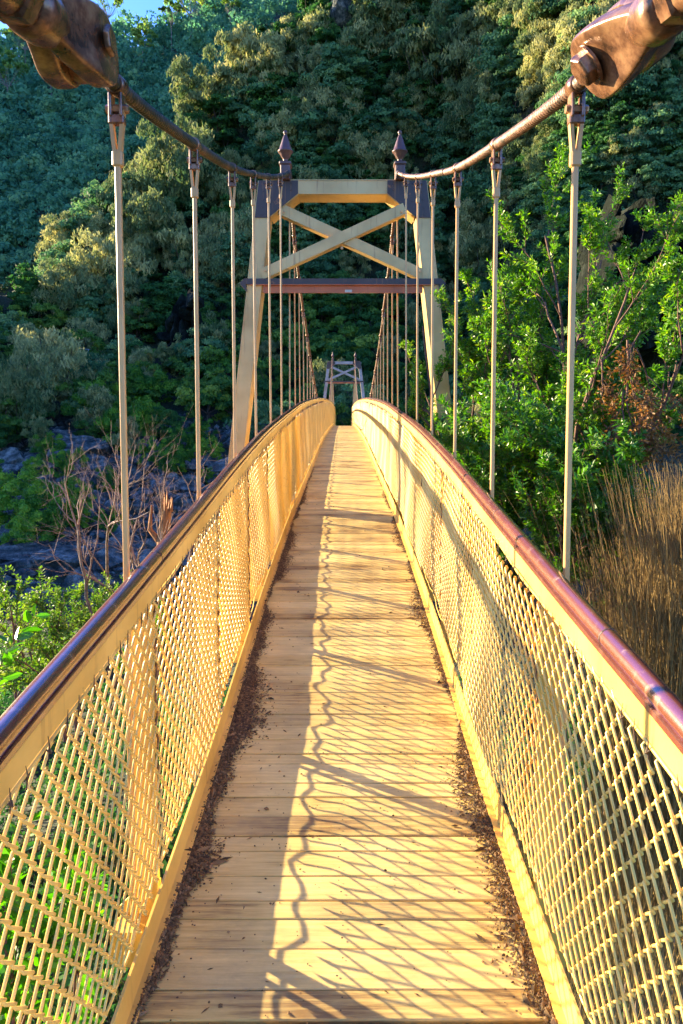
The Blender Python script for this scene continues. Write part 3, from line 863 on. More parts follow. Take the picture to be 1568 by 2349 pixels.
M['bark_pale'] = noise_mix('pale_gum_bark', [(.09, .085, .07), (.24, .22, .19)], scale=2, rough=.8, bump=.3, bscale=8, bdist=.05)
M['bark_dark'] = noise_mix('dark_sheoak_bark', [(.03, .022, .016), (.10, .07, .05)], scale=3, rough=.9, bump=.5, bscale=9, bdist=.05)
M['leaf_teal'] = leaf_mat('blue_green_forest_leaves', [(0.0327, 0.0836, 0.0343), (0.0657, 0.1597, 0.064), (0.1314, 0.2585, 0.0983), (0.2736, 0.3612, 0.1108)], trans=0.3, rough=.75, spec=.12)
M['leaf_far'] = leaf_mat('far_forest_leaves', [(0.034, 0.0992, 0.0632), (0.0596, 0.1833, 0.1001), (0.1189, 0.2863, 0.1446), (0.2336, 0.3818, 0.1578)], trans=0.35, rough=.8, spec=.1)
M['leaf_olive'] = leaf_mat('olive_sheoak_needles', [(0.0473, 0.0927, 0.0341), (0.1354, 0.1824, 0.0683), (0.288, 0.2981, 0.116), (0.5079, 0.4639, 0.1875)], trans=0.3, rough=.8, spec=.1)
M['leaf_green'] = leaf_mat('bright_green_leaves', [(0.0214, 0.0648, 0.0145), (0.0556, 0.144, 0.0218), (0.1283, 0.234, 0.0327), (0.2565, 0.324, 0.0454)], trans=.3, rough=.6, spec=.2)
M['leaf_under'] = leaf_mat('shadow_dark_undergrowth_leaves', [(.006, .020, .010), (.012, .034, .016), (.025, .055, .022)], trans=.1, rough=.8, spec=.08)  # leaf colour darkened to paint the shadow gaps between tree crowns
M['leaf_heath'] = leaf_mat('yellow_green_heath_leaves', [(0.0192, 0.075, 0.011), (0.056, 0.165, 0.0165), (0.144, 0.3, 0.0275), (0.32, 0.45, 0.044)], trans=.3, rough=.6, spec=.2)
M['leaf_dark'] = leaf_mat('dark_green_leaves', [(0.0205, 0.064, 0.0186), (0.041, 0.128, 0.0317), (0.1064, 0.2203, 0.0448)], trans=0.35, rough=.75, spec=.12)
M['leaf_gum'] = leaf_mat('yellow_green_gum_leaves', [(0.0605, 0.1512, 0.0411), (0.168, 0.2856, 0.0572), (0.3696, 0.4368, 0.0801)], trans=0.4, rough=.7, spec=.15)

def proto(name, mat, bark, seed, w, h, base, nclump, per, leaf, trunk_r=.16, nl=7, **kw):
    r = np.random.default_rng(seed)
    V, Q, A, Cs = crown_np(r, w, h, base, nclump, per, leaf, **kw)
    t = empty(name)
    mb = MB(); limbs(mb, r, base + h*.15, Cs, trunk_r, nl, lean=r.normal(0, .06)); tr = mb.build('trunk', bark, t)
    cr = np_mesh('crown', V, Q, mat, t, attr=A)
    t['_h'] = base + h
    return t, [tr, cr]

# unit-ish prototypes (real metres, scaled a little per copy)
PR = {
 'broad': [proto('broadleaf_tree', M['leaf_teal'], M['bark_dark'], 20+i, 6.5+i*.6, 6.0, 1.6, 46, 120, .40, spread=.34) for i in range(3)],
 'dark':  [proto('broadleaf_tree', M['leaf_dark'], M['bark_dark'], 30+i, 6.0, 6.8, 1.0, 44, 120, .40, spread=.34) for i in range(2)],
 'sheoak': [proto('sheoak_tree', M['leaf_olive'], M['bark_dark'], 40+i, 6.0+i*.7, 7.2, 1.6, 60, 120, .42, spread=.25, droop=.75, squash=1.05, shape='tall' if i == 1 else 'round') for i in range(3)],
 'green': [proto('leafy_tree', M['leaf_green'], M['bark_dark'], 50+i, 5.0, 4.6, .9, 40, 110, .32, spread=.30) for i in range(2)],
 'gum': [proto('gum_tree', M['leaf_gum'], M['bark_pale'], 60+i, 4.6+i*.6, 4.4, 5.6-i*.5, 22, 60, .34, spread=.20, shape='tall' if i == 1 else 'umbrella', trunk_r=.085, nl=16) for i in range(3)],
 'shrub': [proto('shrub', M['leaf_heath'], M['bark_dark'], 70+i, 2.2, 1.9, .05, 46, 260, .085, trunk_r=.04, spread=.24, up=.0, squash=1.3) for i in range(2)],
}
used = set()
def side_words(px):
    return 'left edge of the photo' if px < 200 else 'left of the hanger rods' if px < 430 else 'left of the near tower' if px < 600 else 'framed by the near tower' if px < 980 else 'right of the near tower' if px < 1250 else 'right of the photo'
def plant(kind, v, loc, scale, label, cat, group, rz=None, sz=1.0):
    root, ch = PR[kind][v]
    key = (kind, v)
    if key in used: o = copy_tree(root, ch)
    else: o = root; used.add(key)
    o.location = loc; o.rotation_euler = (0, 0, rng.uniform(0, 6.28) if rz is None else rz)
    o.scale = (scale, scale, scale*sz)
    o['label'] = label; o['category'] = cat
    if group: o['group'] = group
    return o

GR = {'broad': ('blue-green leafy trees on the shaded gorge slope', 'tree'), 'dark': ('dark green trees in the gorge', 'tree'),
      'sheoak': ('olive sheoaks on the front slope', 'tree'), 'green': ('bright green trees low in the gorge', 'tree'),
      'gum': ('tall thin gum trees high on the hillside', 'tree'), 'shrub': ('small green shrubs among the boulders', 'shrub')}
DESC = {'broad': 'rounded blue-green tree', 'dark': 'dark green bushy tree', 'sheoak': 'olive-brown feathery sheoak', 'green': 'bright green leafy tree',
        'gum': 'slender pale-trunked gum tree', 'shrub': 'small bright green shrub'}
def put(kind, px, py, hpx, Y=None, v=None, zone=None, sz=1.0, sink=.6):
    """a tree whose crown is centred about (px, py) and hpx tall in the photo, rooted in the slope there"""
    b = hit(px, py + hpx*.5)
    if b is None: return None
    if Y is not None: 
        b = at(px, py+hpx*.5, Y); b.z = min(b.z, b.z)
    H = hpx*b.y/F
    n = len(PR[kind]); v = int(rng.integers(n)) if v is None else v
    s = H*1.12/PR[kind][v][0]['_h']
    zone = zone or ('high on the slope' if py < 330 else 'halfway up the slope' if py < 640 else 'low on the slope')
    size = 'large ' if hpx > 150 else 'small ' if hpx < 70 else ''
    return plant(kind, v, (b.x, b.y, b.z - sink*s), s, '%s%s, %s, %s' % (size, DESC[kind], zone, side_words(px)), GR[kind][1], GR[kind][0], sz=sz)

# trees one can pick out in the photograph: kind, centre x, centre y, height (1568-wide frame)
for k, px, py, hp in [
    ('sheoak', 470, 250, 190), ('sheoak', 560, 190, 200), ('sheoak', 640, 190, 170), ('sheoak', 735, 110, 150), ('sheoak', 845, 110, 170), ('sheoak', 900, 60, 140),
    ('sheoak', 1030, 190, 240), ('sheoak', 1110, 120, 180), ('sheoak', 1250, 80, 200), ('sheoak', 1340, 130, 170), ('sheoak', 960, 210, 180), ('sheoak', 1180, 20, 150),
    ('sheoak', 400, 430, 230), ('sheoak', 340, 560, 210), ('sheoak', 430, 610, 180), ('sheoak', 250, 650, 190), ('sheoak', 150, 690, 150), ('sheoak', 175, 560, 120),
    ('sheoak', 230, 560, 130), ('sheoak', 120, 870, 200), ('sheoak', 45, 930, 190), ('sheoak', 225, 950, 130), ('sheoak', 70, 840, 130), ('sheoak', 290, 480, 150),
    ('sheoak', 770, 310, 150), ('sheoak', 850, 400, 140), ('sheoak', 1100, 290, 150), ('sheoak', 1190, 370, 150), ('sheoak', 1250, 420, 120), ('sheoak', 1080, 560, 140),
    ('sheoak', 590, 560, 150), ('sheoak', 710, 480, 140), ('sheoak', 330, 850, 100), ('sheoak', 520, 430, 150), ('sheoak', 500, 560, 130),
    ('green', 530, 830, 130), ('green', 470, 880, 90), ('green', 320, 900, 90), ('green', 620, 950, 60), ('green', 700, 800, 120), ('green', 800, 800, 130), ('green', 740, 720, 110),
    ('green', 850, 770, 90), ('green', 880, 850, 100), ('green', 270, 920, 80), ('green', 420, 900, 70), ('green', 880, 900, 70), ('green', 720, 880, 80),
    ('gum', 330, 130, 130), ('gum', 440, 60, 150), ('gum', 395, 80, 120), ('gum', 250, 60, 130), ('gum', 120, 190, 130), ('gum', 20, 220, 140), ('gum', 530, 60, 110), ('gum', 60, 130, 110),
    ('gum', 300, 20, 110), ('gum', 360, 10, 100), ('gum', 480, 0, 110), ('gum', 205, 40, 110), ('gum', 575, -10, 100), ('gum', 25, 60, 110), ('gum', 90, 90, 110), ('gum', 160, 60, 100)]:
    put(k, px, py, hp, sink=.4)

# fill the slopes: screen-even spacing, rooted on the real terrain
cnt = {'broad': 0, 'dark': 0, 'sheoak': 0, 'green': 0}
step = 70
for j, py in enumerate(np.arange(-60, 1010, step*.62)):
    for i, px in enumerate(np.arange(-420, 2000, step)):
        x = px + rng.uniform(-.45, .45)*step + (j % 2)*step*.5; y = py + rng.uniform(-.35, .35)*step
        b = hit(x, y)
        if b is None: continue
        a = b.x/b.y
        if b.y > 135: continue                    # the far ridge is filled separately
        if y > 780 and x < 600: 
            if rng.random() < (.30 if y < 930 else .8): continue        # boulder bank
        if 520 < y < 760 and x > 1400 and x < 1650: continue   # cliff
        off = x < -60 or x > 1630
        if off and rng.random() < .78: continue
        # olive trees thin out to dark ones away from the front ridge
        po = .42 if y < 700 else .2
        if 600 < x < 1000 and y > 330: po = .15
        if x > 1250 and y > 300: po = .12
        k = 'sheoak' if rng.random() < po else ('broad' if rng.random() < .55 else 'dark')
        if y > 690 and rng.random() < .3: k = 'green'
        cnt[k] += 1
        put(k, x, y, rng.uniform(70, 130)*(1.15 if k == 'sheoak' else 1), sink=.5)
print('filled', cnt)

# far ridge forest: one mass of small crowns, plus undergrowth over the near slope
def mass(name, pts, hs, mat, seed, per, leaf, label, wf=.95):
    r = np.random.default_rng(seed); Vs = []; Qs = []; As = []; base = 0
    for (p, H) in zip(pts, hs):
        n = per; W = H*wf
        nc = 7
        cc = np.stack([r.normal(0, .24, nc)*W, r.normal(0, .24, nc)*W, r.uniform(.3, .85, nc)*H], 1)
        d = rand_dirs(r, n); d[:, 2] = np.abs(d[:, 2]) - .15
        ci = r.integers(nc, size=n)
        C = np.array(p) + cc[ci] + d*(W*.25)*r.uniform(.6, 1.1, n)[:, None]
        Nn = d*1.5 + rand_dirs(r, n); Nn /= np.linalg.norm(Nn, axis=1)[:, None]
        L = leaf*H*r.uniform(.6, 1.4, n)
        V, Q = leaf_quads(r, C, Nn, L, L*.7)
        Vs.append(V); Qs.append(Q+base); base += len(V); t = np.clip(r.normal(.42, .30), 0, 1)
        cl = r.normal(0, .12, nc)[ci]
        As.append(np.clip(np.full(len(V), t) + np.repeat(cl, 4), 0, 1))
    o = np_mesh(name, np.concatenate(Vs), np.concatenate(Qs), mat, attr=np.concatenate(As)); tag(o, label, 'forest', kind='stuff'); return o
pts = []; hs = []
for py in np.arange(-40, 720, 17):
    for px in np.arange(-500, 1050, 27):
        x = px + rng.uniform(-14, 14); y = py + rng.uniform(-9, 9); b = hit(x, y, 100)
        if b is None or b.y < 128: continue
        pts.append((b.x, b.y, b.z-1)); hs.append(rng.uniform(36, 84)*b.y/F)
print('far ridge crowns', len(pts))
mass('far_forest', pts, hs, M['leaf_far'], 3, 200, .115, 'dense blue-green forest covering the far ridge at upper left')
pts = []; hs = []
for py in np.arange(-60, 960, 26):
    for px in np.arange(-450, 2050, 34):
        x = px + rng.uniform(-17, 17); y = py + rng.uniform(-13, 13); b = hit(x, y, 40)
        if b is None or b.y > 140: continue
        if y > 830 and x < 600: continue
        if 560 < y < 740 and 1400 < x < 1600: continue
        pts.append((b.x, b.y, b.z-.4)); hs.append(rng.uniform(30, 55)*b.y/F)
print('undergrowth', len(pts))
mass('undergrowth', pts, hs, M['leaf_under'], 4, 80, .13, 'bushy undergrowth coloured shadow-dark between the trees of the near slope')

# ------------------------------------------------------------------ rocks
def rock_mat(name, cols, sc=.6):
    m, N, L, B = material(name)
    g = N.new('ShaderNodeNewGeometry'); 
    n = N.new('ShaderNodeTexNoise'); n.inputs['Scale'].default_value = sc; n.inputs['Detail'].default_value = 10; n.inputs['Roughness'].default_value = .7
    L.new(g.outputs['Position'], n.inputs['Vector'])
    r = N.new('ShaderNodeValToRGB'); e = r.color_ramp.elements
    e[0].position = .33; e[0].color = (*cols[0], 1); e[1].position = .68; e[1].color = (*cols[2], 1); x = e.new(.5); x.color = (*cols[1], 1)
    L.new(n.outputs['Fac'], r.inputs[0]); L.new(r.outputs[0], B.inputs['Base Color']); B.inputs['Roughness'].default_value = .95; B.inputs['Specular IOR Level'].default_value = .06
    n2 = N.new('ShaderNodeTexNoise'); n2.inputs['Scale'].default_value = sc*7; n2.inputs['Detail'].default_value = 8; L.new(g.outputs['Position'], n2.inputs['Vector'])
    b = N.new('ShaderNodeBump'); b.inputs['Strength'].default_value = .9; b.inputs['Distance'].default_value = .25
    L.new(n2.outputs['Fac'], b.inputs['Height']); L.new(b.outputs[0], B.inputs['Normal'])
    return m
M['boulder'] = rock_mat('grey_dolerite_boulder', [(.016, .021, .020), (.085, .10, .092), (.30, .30, .26)], 1.3)
M['cliff'] = rock_mat('shade_dark_cliff_rock', [(.003, .005, .004), (.010, .014, .010), (.034, .040, .030)], .5)  # rock tones darkened to stand for shade on the cliff

def rock_np(seed, sub=3, cuts=11, size=(1, 1, .75), rough=.07):
    """angular rock: an icosphere cut flat by many planes, then broken up a little"""
    import bmesh
    bm = bmesh.new(); bmesh.ops.create_icosphere(bm, subdivisions=sub, radius=1); r = np.random.default_rng(seed)
    V = np.array([v.co[:] for v in bm.verts]); Fc = np.array([[v.index for v in f.verts] for f in bm.faces]); bm.free()
    for d in rand_dirs(r, cuts):
        h = r.uniform(.42, .74); q = V @ d; m = q > h; V[m] -= np.outer(q[m]-h, d)
    V *= 1.35
    V *= (1 + (vnoise(V[:, 0]*3+9, V[:, 1]*3+V[:, 2]*2+9, seed)-.5)*rough*2 + (vnoise(V[:, 0]*8+V[:, 2]*5+29, V[:, 1]*8+19-V[:, 2]*4, seed+1)-.5)*rough)[:, None]
    return V*size, Fc
rocks = []
for i in range(5):
    V, Fc = rock_np(100+i, 3, 12, (1+.2*(i % 3), 1, .62+.12*(i % 2)))
    o = np_mesh('boulder', V, Fc, M['boulder']); rocks.append(o)
ru = [False]*5
def boulder(loc, s, label, group='grey boulders of the river bank', rz=None):
    i = int(rng.integers(5))
    if ru[i]: o = rocks[i].copy(); COL.objects.link(o)
    else: o = rocks[i]; ru[i] = True
    o.location = loc; o.scale = (s, s, s); o.rotation_euler = (rng.uniform(-.3, .3), rng.uniform(-.3, .3), rng.uniform(0, 6.28) if rz is None else rz)
    tag(o, label, 'boulder', group); return o
nb = 0
for py in np.arange(1000, 1440, 21):
    for px in np.arange(-40, 640, 37):
        if nb >= 285: break
        x = px + rng.uniform(-15, 15); y = py + rng.uniform(-8, 8)
        if y < 1060 and rng.random() < .35: continue
        b = hit(x, y, 14, 95)
        if b is None or b.y > 90: continue
        s = rng.gamma(5, 4.4)*b.y/F
        row = 'upper' if y < 1100 else 'middle' if y < 1200 else 'lower'
        big = 'large' if s*F/b.y > 24 else 'small' if s*F/b.y < 13 else 'angular'
        boulder((b.x, b.y, b.z + s*.22), s, '%s grey boulder in the %s part of the rocky bank left of the bridge' % (big, row)); nb += 1
print('boulders', nb)
for (px, py, s, lab) in [(150, 1300, 1.25, 'large flat-topped boulder behind the green shrub at left'), (60, 1290, 1.1, 'large dark boulder at the left edge above the reddish shrub'),
                         (200, 1350, .95, 'pale split boulder behind the dead branches'), (405, 725, 2.6, 'tall dark rock outcrop on the slope behind the second left hanger'),
                         (60, 1150, 1.3, 'broad boulder at the left edge above the shrubs'), (390, 1130, 1.2, 'rounded boulder near the broken stump'), (300, 1120, .9, 'grey boulder behind the bare twigs'),
                         (900, 690, 2.6, 'grey rock slab seen under the near tower at right'), (870, 760, 2.4, 'pale rock ledge above the far tower'), (930, 720, 2.5, 'dark rock face right of the far tower'),
                         (770, 930, 2.4, 'pale bluish rock seen between the far tower legs'), (800, 900, 2.2, 'dark rock at the far end of the bridge'), (845, 20, 5.0, 'dark crag among the trees at the top'), (790, 70, 4.0, 'smaller dark crag below the top crag')]:
    b = hit(px, py, 18 if py > 1000 else 40)
    if b: boulder((b.x, b.y, b.z + (.1*s if py > 1000 else s*.3)), s, lab, None)
# scree: small stones nobody could count
V0, F0 = rock_np(200, 1, 6, (1, 1, .7), .02); r = np.random.default_rng(6); Vs = []; Fs = []; base = 0
for _ in range(5200):
    x = r.uniform(-60, 640); y = r.uniform(960, 1400); b = None
    d = ray(x, y); 
    ys = np.linspace(14, 95, 90); X = d[0]*ys/d[1]; Z = d[2]*ys/d[1]; m = Z <= terrain(X, ys)
    if not m.any(): continue
    i = int(np.argmax(m)); 
    if ys[i] > 90: continue
    s = r.gamma(3, 1.6)*ys[i]/F; an = r.uniform(0, 6.28); c, s_ = math.cos(an), math.sin(an)
    V = V0*s*r.uniform(.7, 1.3, 3); V = V @ np.array([[c, -s_, 0], [s_, c, 0], [0, 0, 1]])
    Vs.append(V + [X[i], ys[i], float(terrain(X[i], ys[i]))]); Fs.append(F0+base); base += len(V)
tag(np_mesh('scree', np.concatenate(Vs), np.concatenate(Fs), M['boulder']), 'loose grey scree filling the gaps between boulders', 'scree', kind='stuff')

# cliff on the right: stacked columnar blocks forming one rock face
def cliff(name, px0, px1, py0, py1, Y0, seed, label, depth=6):
    r = np.random.default_rng(seed); Vs = []; Fs = []; base = 0; px = px0; k = 0
    while px < px1:
        wp = r.uniform(16, 40); py = py0 + r.uniform(-45, 40)
        Y = Y0 + r.uniform(-1.6, 1.6)
        while py < py1:
            hp = r.uniform(28, 90); q0 = at(px, py, Y); q1 = at(px+wp, py+hp, Y)
            V, Fc = rock_np(seed*100+k, 3, 13, (1, 1, 1), .09); k += 1
            V = V*[abs(q1.x-q0.x)*.72, depth*.5, abs(q0.z-q1.z)*.66]
            a = r.uniform(-.25, .25); V = V @ np.array([[math.cos(a), -math.sin(a), 0], [math.sin(a), math.cos(a), 0], [0, 0, 1]])
            Vs.append(V + [(q0.x+q1.x)/2, Y + depth/2 + r.uniform(-.7, .9), (q0.z+q1.z)/2]); Fs.append(Fc+base); base += len(V)
            py += hp*.86
        px += wp*.8
    return tag(np_mesh(name, np.concatenate(Vs), np.concatenate(Fs), M['cliff']), label, 'rock cliff')
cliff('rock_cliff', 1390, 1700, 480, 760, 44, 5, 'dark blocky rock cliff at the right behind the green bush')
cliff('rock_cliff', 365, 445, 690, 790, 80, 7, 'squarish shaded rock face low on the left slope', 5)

# walking track with rail along the left slope
mb = MB(); tr = MB(); P_ = []
for px in np.arange(60, 470, 12):
    b = at(px, 820 + (px-120)*.02 + 3*math.sin(px*.03), 82); P_.append(b)
for a, b in zip(P_[:-1], P_[1:]): mb.bar(a + Vector((0, 0, 1.0)), b + Vector((0, 0, 1.0)), .035, .035)
for a in P_[::3]: mb.bar(a - Vector((0, 0, .3)), a + Vector((0, 0, 1.02)), .05, .05, up=(0, 1, 0))
M['galv'] = noise_mix('pale_galvanised_steel', [(.35, .4, .42), (.6, .65, .68)], scale=4, rough=.4, bump=0)
tag(mb.build('guard_rail', M['galv']), 'thin pale guard rail of the walking track on the left slope', 'guard rail')

# ------------------------------------------------------------------ near plants
def branch_plant(seed, starts, length, gen, r0, leafL, leafW, leaf_step, mat, bark, name, label, cat, upb=.25, wander=.28, box=None, gfork=(2, 4), leafrow=2, leafmin=1, tw=None, fork_ang=.75, shrink=.62):
    """recursive twigs with leaves set along them; leaves face all ways"""
    r = np.random.default_rng(seed); mb = MB(); LC = []; LA = []; LN = []; AT = []
    def grow(p, d, L, R, g):
        n = max(3, int(L/ (.07 if L < .8 else .16))); pts = [p]; q = Vector(p); dd = Vector(d)
        for i in range(n):
            dd = (dd + Vector(r.normal(0, wander, 3))*.35 + Vector((0, 0, upb*.22))).normalized(); q = q + dd*(L/n); pts.append(q.copy())
            if box is not None and not box(q): break
        m = len(pts); rr_ = [R*(1-.65*i/(m-1)) for i in range(m)]
        mb.tube(pts, rr_, 6 if R > .01 else 4, cap=False)
        if g >= leafmin or True:
            tone = float(np.clip(r.normal(.5, .24), 0, 1))
            if g <= leafmin:
                tot = sum((pts[i+1]-pts[i]).length for i in range(m-1)); k = max(2, int(tot/leaf_step))
                for t in np.linspace(.12, 1, k):
                    f_ = t*(m-1); i = min(int(f_), m-2); c = pts[i].lerp(pts[i+1], f_-i); ax = (pts[i+1]-pts[i]).normalized()
                    for _ in range(leafrow):
                        o = Vector(r.normal(0, 1, 3)); o = (o - ax*o.dot(ax)).normalized(); a = (ax*.75 + o).normalized()
                        LC.append(c + a*leafL*.5); LA.append(a); nn = Vector(r.normal(0, 1, 3)) + Vector((0, 0, .8)); LN.append(nn.normalized()); AT.append(tone)
        if g > 0:
            for _ in range(int(r.integers(gfork[0], gfork[1]+1))):
                t = r.uniform(.25, 1.0); i = min(int(t*(m-1)), m-2); o = Vector(r.normal(0, 1, 3)); ax = (pts[i+1]-pts[i]).normalized(); o = (o - ax*o.dot(ax)).normalized()
                grow(pts[i].lerp(pts[i+1], .5), (ax + o*r.uniform(.5, 1.2)*fork_ang).normalized(), L*shrink*r.uniform(.7, 1.2), rr_[i]*.65, g-1)
    for (p, d, L) in starts: grow(Vector(p), Vector(d).normalized(), L, r0, gen)
    base = Vector(starts[0][0])
    t = empty(name, base); tag(t, label, cat)
    local(mb, base).build('stem', bark, t)
    if LC:
        C = np.array([c[:] for c in LC]) - np.array(base); A_ = np.array([a[:] for a in LA]); Nn = np.array([n[:] for n in LN])
        Nn = Nn - A_*np.sum(Nn*A_, 1)[:, None]; Nn /= np.linalg.norm(Nn, axis=1)[:, None]
        n = len(C); L = leafL*r.uniform(.65, 1.25, n)[:, None]; W = leafW*r.uniform(.7, 1.2, n)[:, None]; B_ = np.cross(Nn, A_)
        # folded leaf: 6 points, two quads
        p0 = C - A_*L*.5; p1 = C + A_*L*.5
        l1 = C - A_*L*.18 + B_*W*.5 + Nn*W*.18; l2 = C + A_*L*.2 + B_*W*.42 + Nn*W*.15
        r1 = C - A_*L*.18 - B_*W*.5 + Nn*W*.18; r2 = C + A_*L*.2 - B_*W*.42 + Nn*W*.15
        V = np.stack([p0, l1, l2, p1, r2, r1], 1).reshape(-1, 3); k = np.arange(n)[:, None]*6
        Q = np.concatenate([k + np.array([0, 1, 2, 3]), k + np.array([0, 3, 4, 5])])
        at_ = np.repeat(np.clip(np.array(AT) + r.normal(0, .12, n), 0, 1), 6)
        np_mesh('foliage', V, Q, mat, t, attr=at_)
        print(name, n, 'leaves')
    return t
M['leaf_bush'] = leaf_mat('fresh_green_bush_leaves', [(0.0211, 0.0709, 0.0088), (0.0616, 0.1772, 0.0132), (0.1496, 0.3119, 0.022), (0.3872, 0.482, 0.033), (0.88, 0.3119, 0.044)], trans=.45, rough=.38, spec=.5)
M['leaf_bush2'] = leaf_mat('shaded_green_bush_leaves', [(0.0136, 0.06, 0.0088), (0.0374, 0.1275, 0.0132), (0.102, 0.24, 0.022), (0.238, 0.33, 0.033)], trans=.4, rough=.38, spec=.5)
M['leaf_dry'] = leaf_mat('dry_orange_leaves', [(.10, .045, .015), (.26, .12, .03), (.42, .24, .08)], trans=.3)
M['leaf_red'] = leaf_mat('green_leaves_with_reddish_tips', [(0.025, 0.084, 0.012), (0.0875, 0.204, 0.02), (0.225, 0.336, 0.04), (0.475, 0.24, 0.06)], trans=.35)
M['leaf_near'] = leaf_mat('glossy_light_green_leaves', [(.03, .13, .012), (.09, .28, .02), (.20, .45, .03)], trans=.5, rough=.35, spec=.5)
M['twig'] = noise_mix('reddish_twig_bark', [(.06, .03, .02), (.20, .10, .065)], scale=20, rough=.8, bump=.2, bscale=90)
M['dead'] = noise_mix('bare_dead_wood', [(.10, .065, .045), (.28, .19, .14)], scale=14, rough=.85, bump=.3, bscale=60)
M['stump'] = noise_mix('splintered_orange_wood', [(.12, .05, .02), (.42, .19, .06)], scale=6, rough=.8, bump=.5, bscale=30, stretch=(6, 6, 1))
M['broom'] = leaf_mat('dry_broom_stems', [(0.0717, 0.0498, 0.0168), (0.1865, 0.1207, 0.0392), (0.3442, 0.2274, 0.0784), (0.5164, 0.3695, 0.1456)], trans=.1, rough=.8, spec=.2)

def bush_starts(spec):
    out = []
    for (px, py, Y, tx, ty, TY) in spec:
        a = at(px, py, Y); b = at(tx, ty, TY); out.append((a, b-a, (b-a).length))
    return out
# large green bush right of the bridge
RB = bush_starts([
    (1240, 1500, 7.6, 1150, 560, 7.4), (1300, 1520, 7.2, 1335, 500, 7.0), (1180, 1450, 8.2, 1060, 860, 8.2), (1330, 1500, 6.6, 1510, 760, 6.6), (1230, 1480, 7.8, 1215, 800, 7.6),
    (1360, 1500, 6.4, 1440, 860, 6.3), (1160, 1450, 8.6, 985, 960, 8.7), (1260, 1500, 6.8, 1260, 880, 6.6), (1310, 1500, 6.9, 1390, 700, 6.9), (1200, 1460, 7.2, 1100, 930, 7.0), (1400, 1500, 6.0, 1590, 800, 6.0), (1220, 1480, 7.9, 1120, 760, 8.0), (1180, 1450, 8.8, 1010, 880, 8.9), (1120, 1450, 8.2, 965, 880, 8.2), (1130, 1450, 8.6, 1005, 770, 8.6), (1110, 1400, 7.9, 960, 1000, 8.0), (1290, 1500, 7.1, 1280, 700, 7.2), (1370, 1500, 6.4, 1490, 620, 6.6), (1240, 1500, 7.7, 1080, 680, 7.8), (1380, 1500, 6.2, 1560, 640, 6.4), (1300, 1500, 6.8, 1230, 690, 6.9), (1340, 1500, 6.6, 1360, 640, 6.8)])
branch_plant(21, RB, 1, 3, .028, .052, .016, .022, M['leaf_bush'], M['twig'], 'leafy_bush', 'large fresh green leafy bush with reddish twigs right of the bridge', 'bush',
             upb=.22, wander=.30, gfork=(8, 12), leafrow=2, leafmin=1, shrink=.26, box=lambda q: q.x > (.80 if q.y > 7.2 else 1.0), fork_ang=.8)
RB2 = bush_starts([(1240, 1560, 6.6, 1180, 1080, 6.3), (1330, 1560, 6.0, 1350, 1080, 5.8), (1180, 1480, 7.4, 1060, 1120, 7.4), (1440, 1560, 5.6, 1500, 1120, 5.5), (1120, 1420, 8.4, 1000, 1080, 8.6), (1260, 1560, 6.2, 1260, 1190, 5.9), (1200, 1500, 6.9, 1130, 1180, 6.7), (1290, 1560, 6.1, 1300, 1240, 5.9), (1400, 1560, 5.8, 1420, 1020, 5.9)])
branch_plant(22, RB2, 1, 3, .022, .060, .019, .026, M['leaf_bush2'], M['twig'], 'leafy_bush', 'darker lower green bush filling the space below the tall bush at right', 'bush',
             upb=.15, wander=.34, gfork=(8, 11), leafrow=2, leafmin=1, shrink=.34, box=lambda q: q.x > .85)
DB = bush_starts([(1430, 900, 6.0, 1400, 1010, 5.9), (1440, 780, 6.1, 1420, 960, 5.9), (1460, 800, 6.1, 1500, 990, 6.0), (1380, 820, 6.2, 1350, 900, 6.1), (1440, 880, 6.0, 1460, 1030, 5.9), (1470, 760, 6.1, 1450, 850, 6.0)])
branch_plant(24, DB, 1, 2, .010, .05, .015, .03, M['leaf_dry'], M['twig'], 'dead_branch', 'dry orange-brown dead branch hanging inside the large green bush', 'dead branch',
             upb=-.5, wander=.5, gfork=(6, 9), leafrow=2, leafmin=0, shrink=.5, box=lambda q: q.x > 1.0)
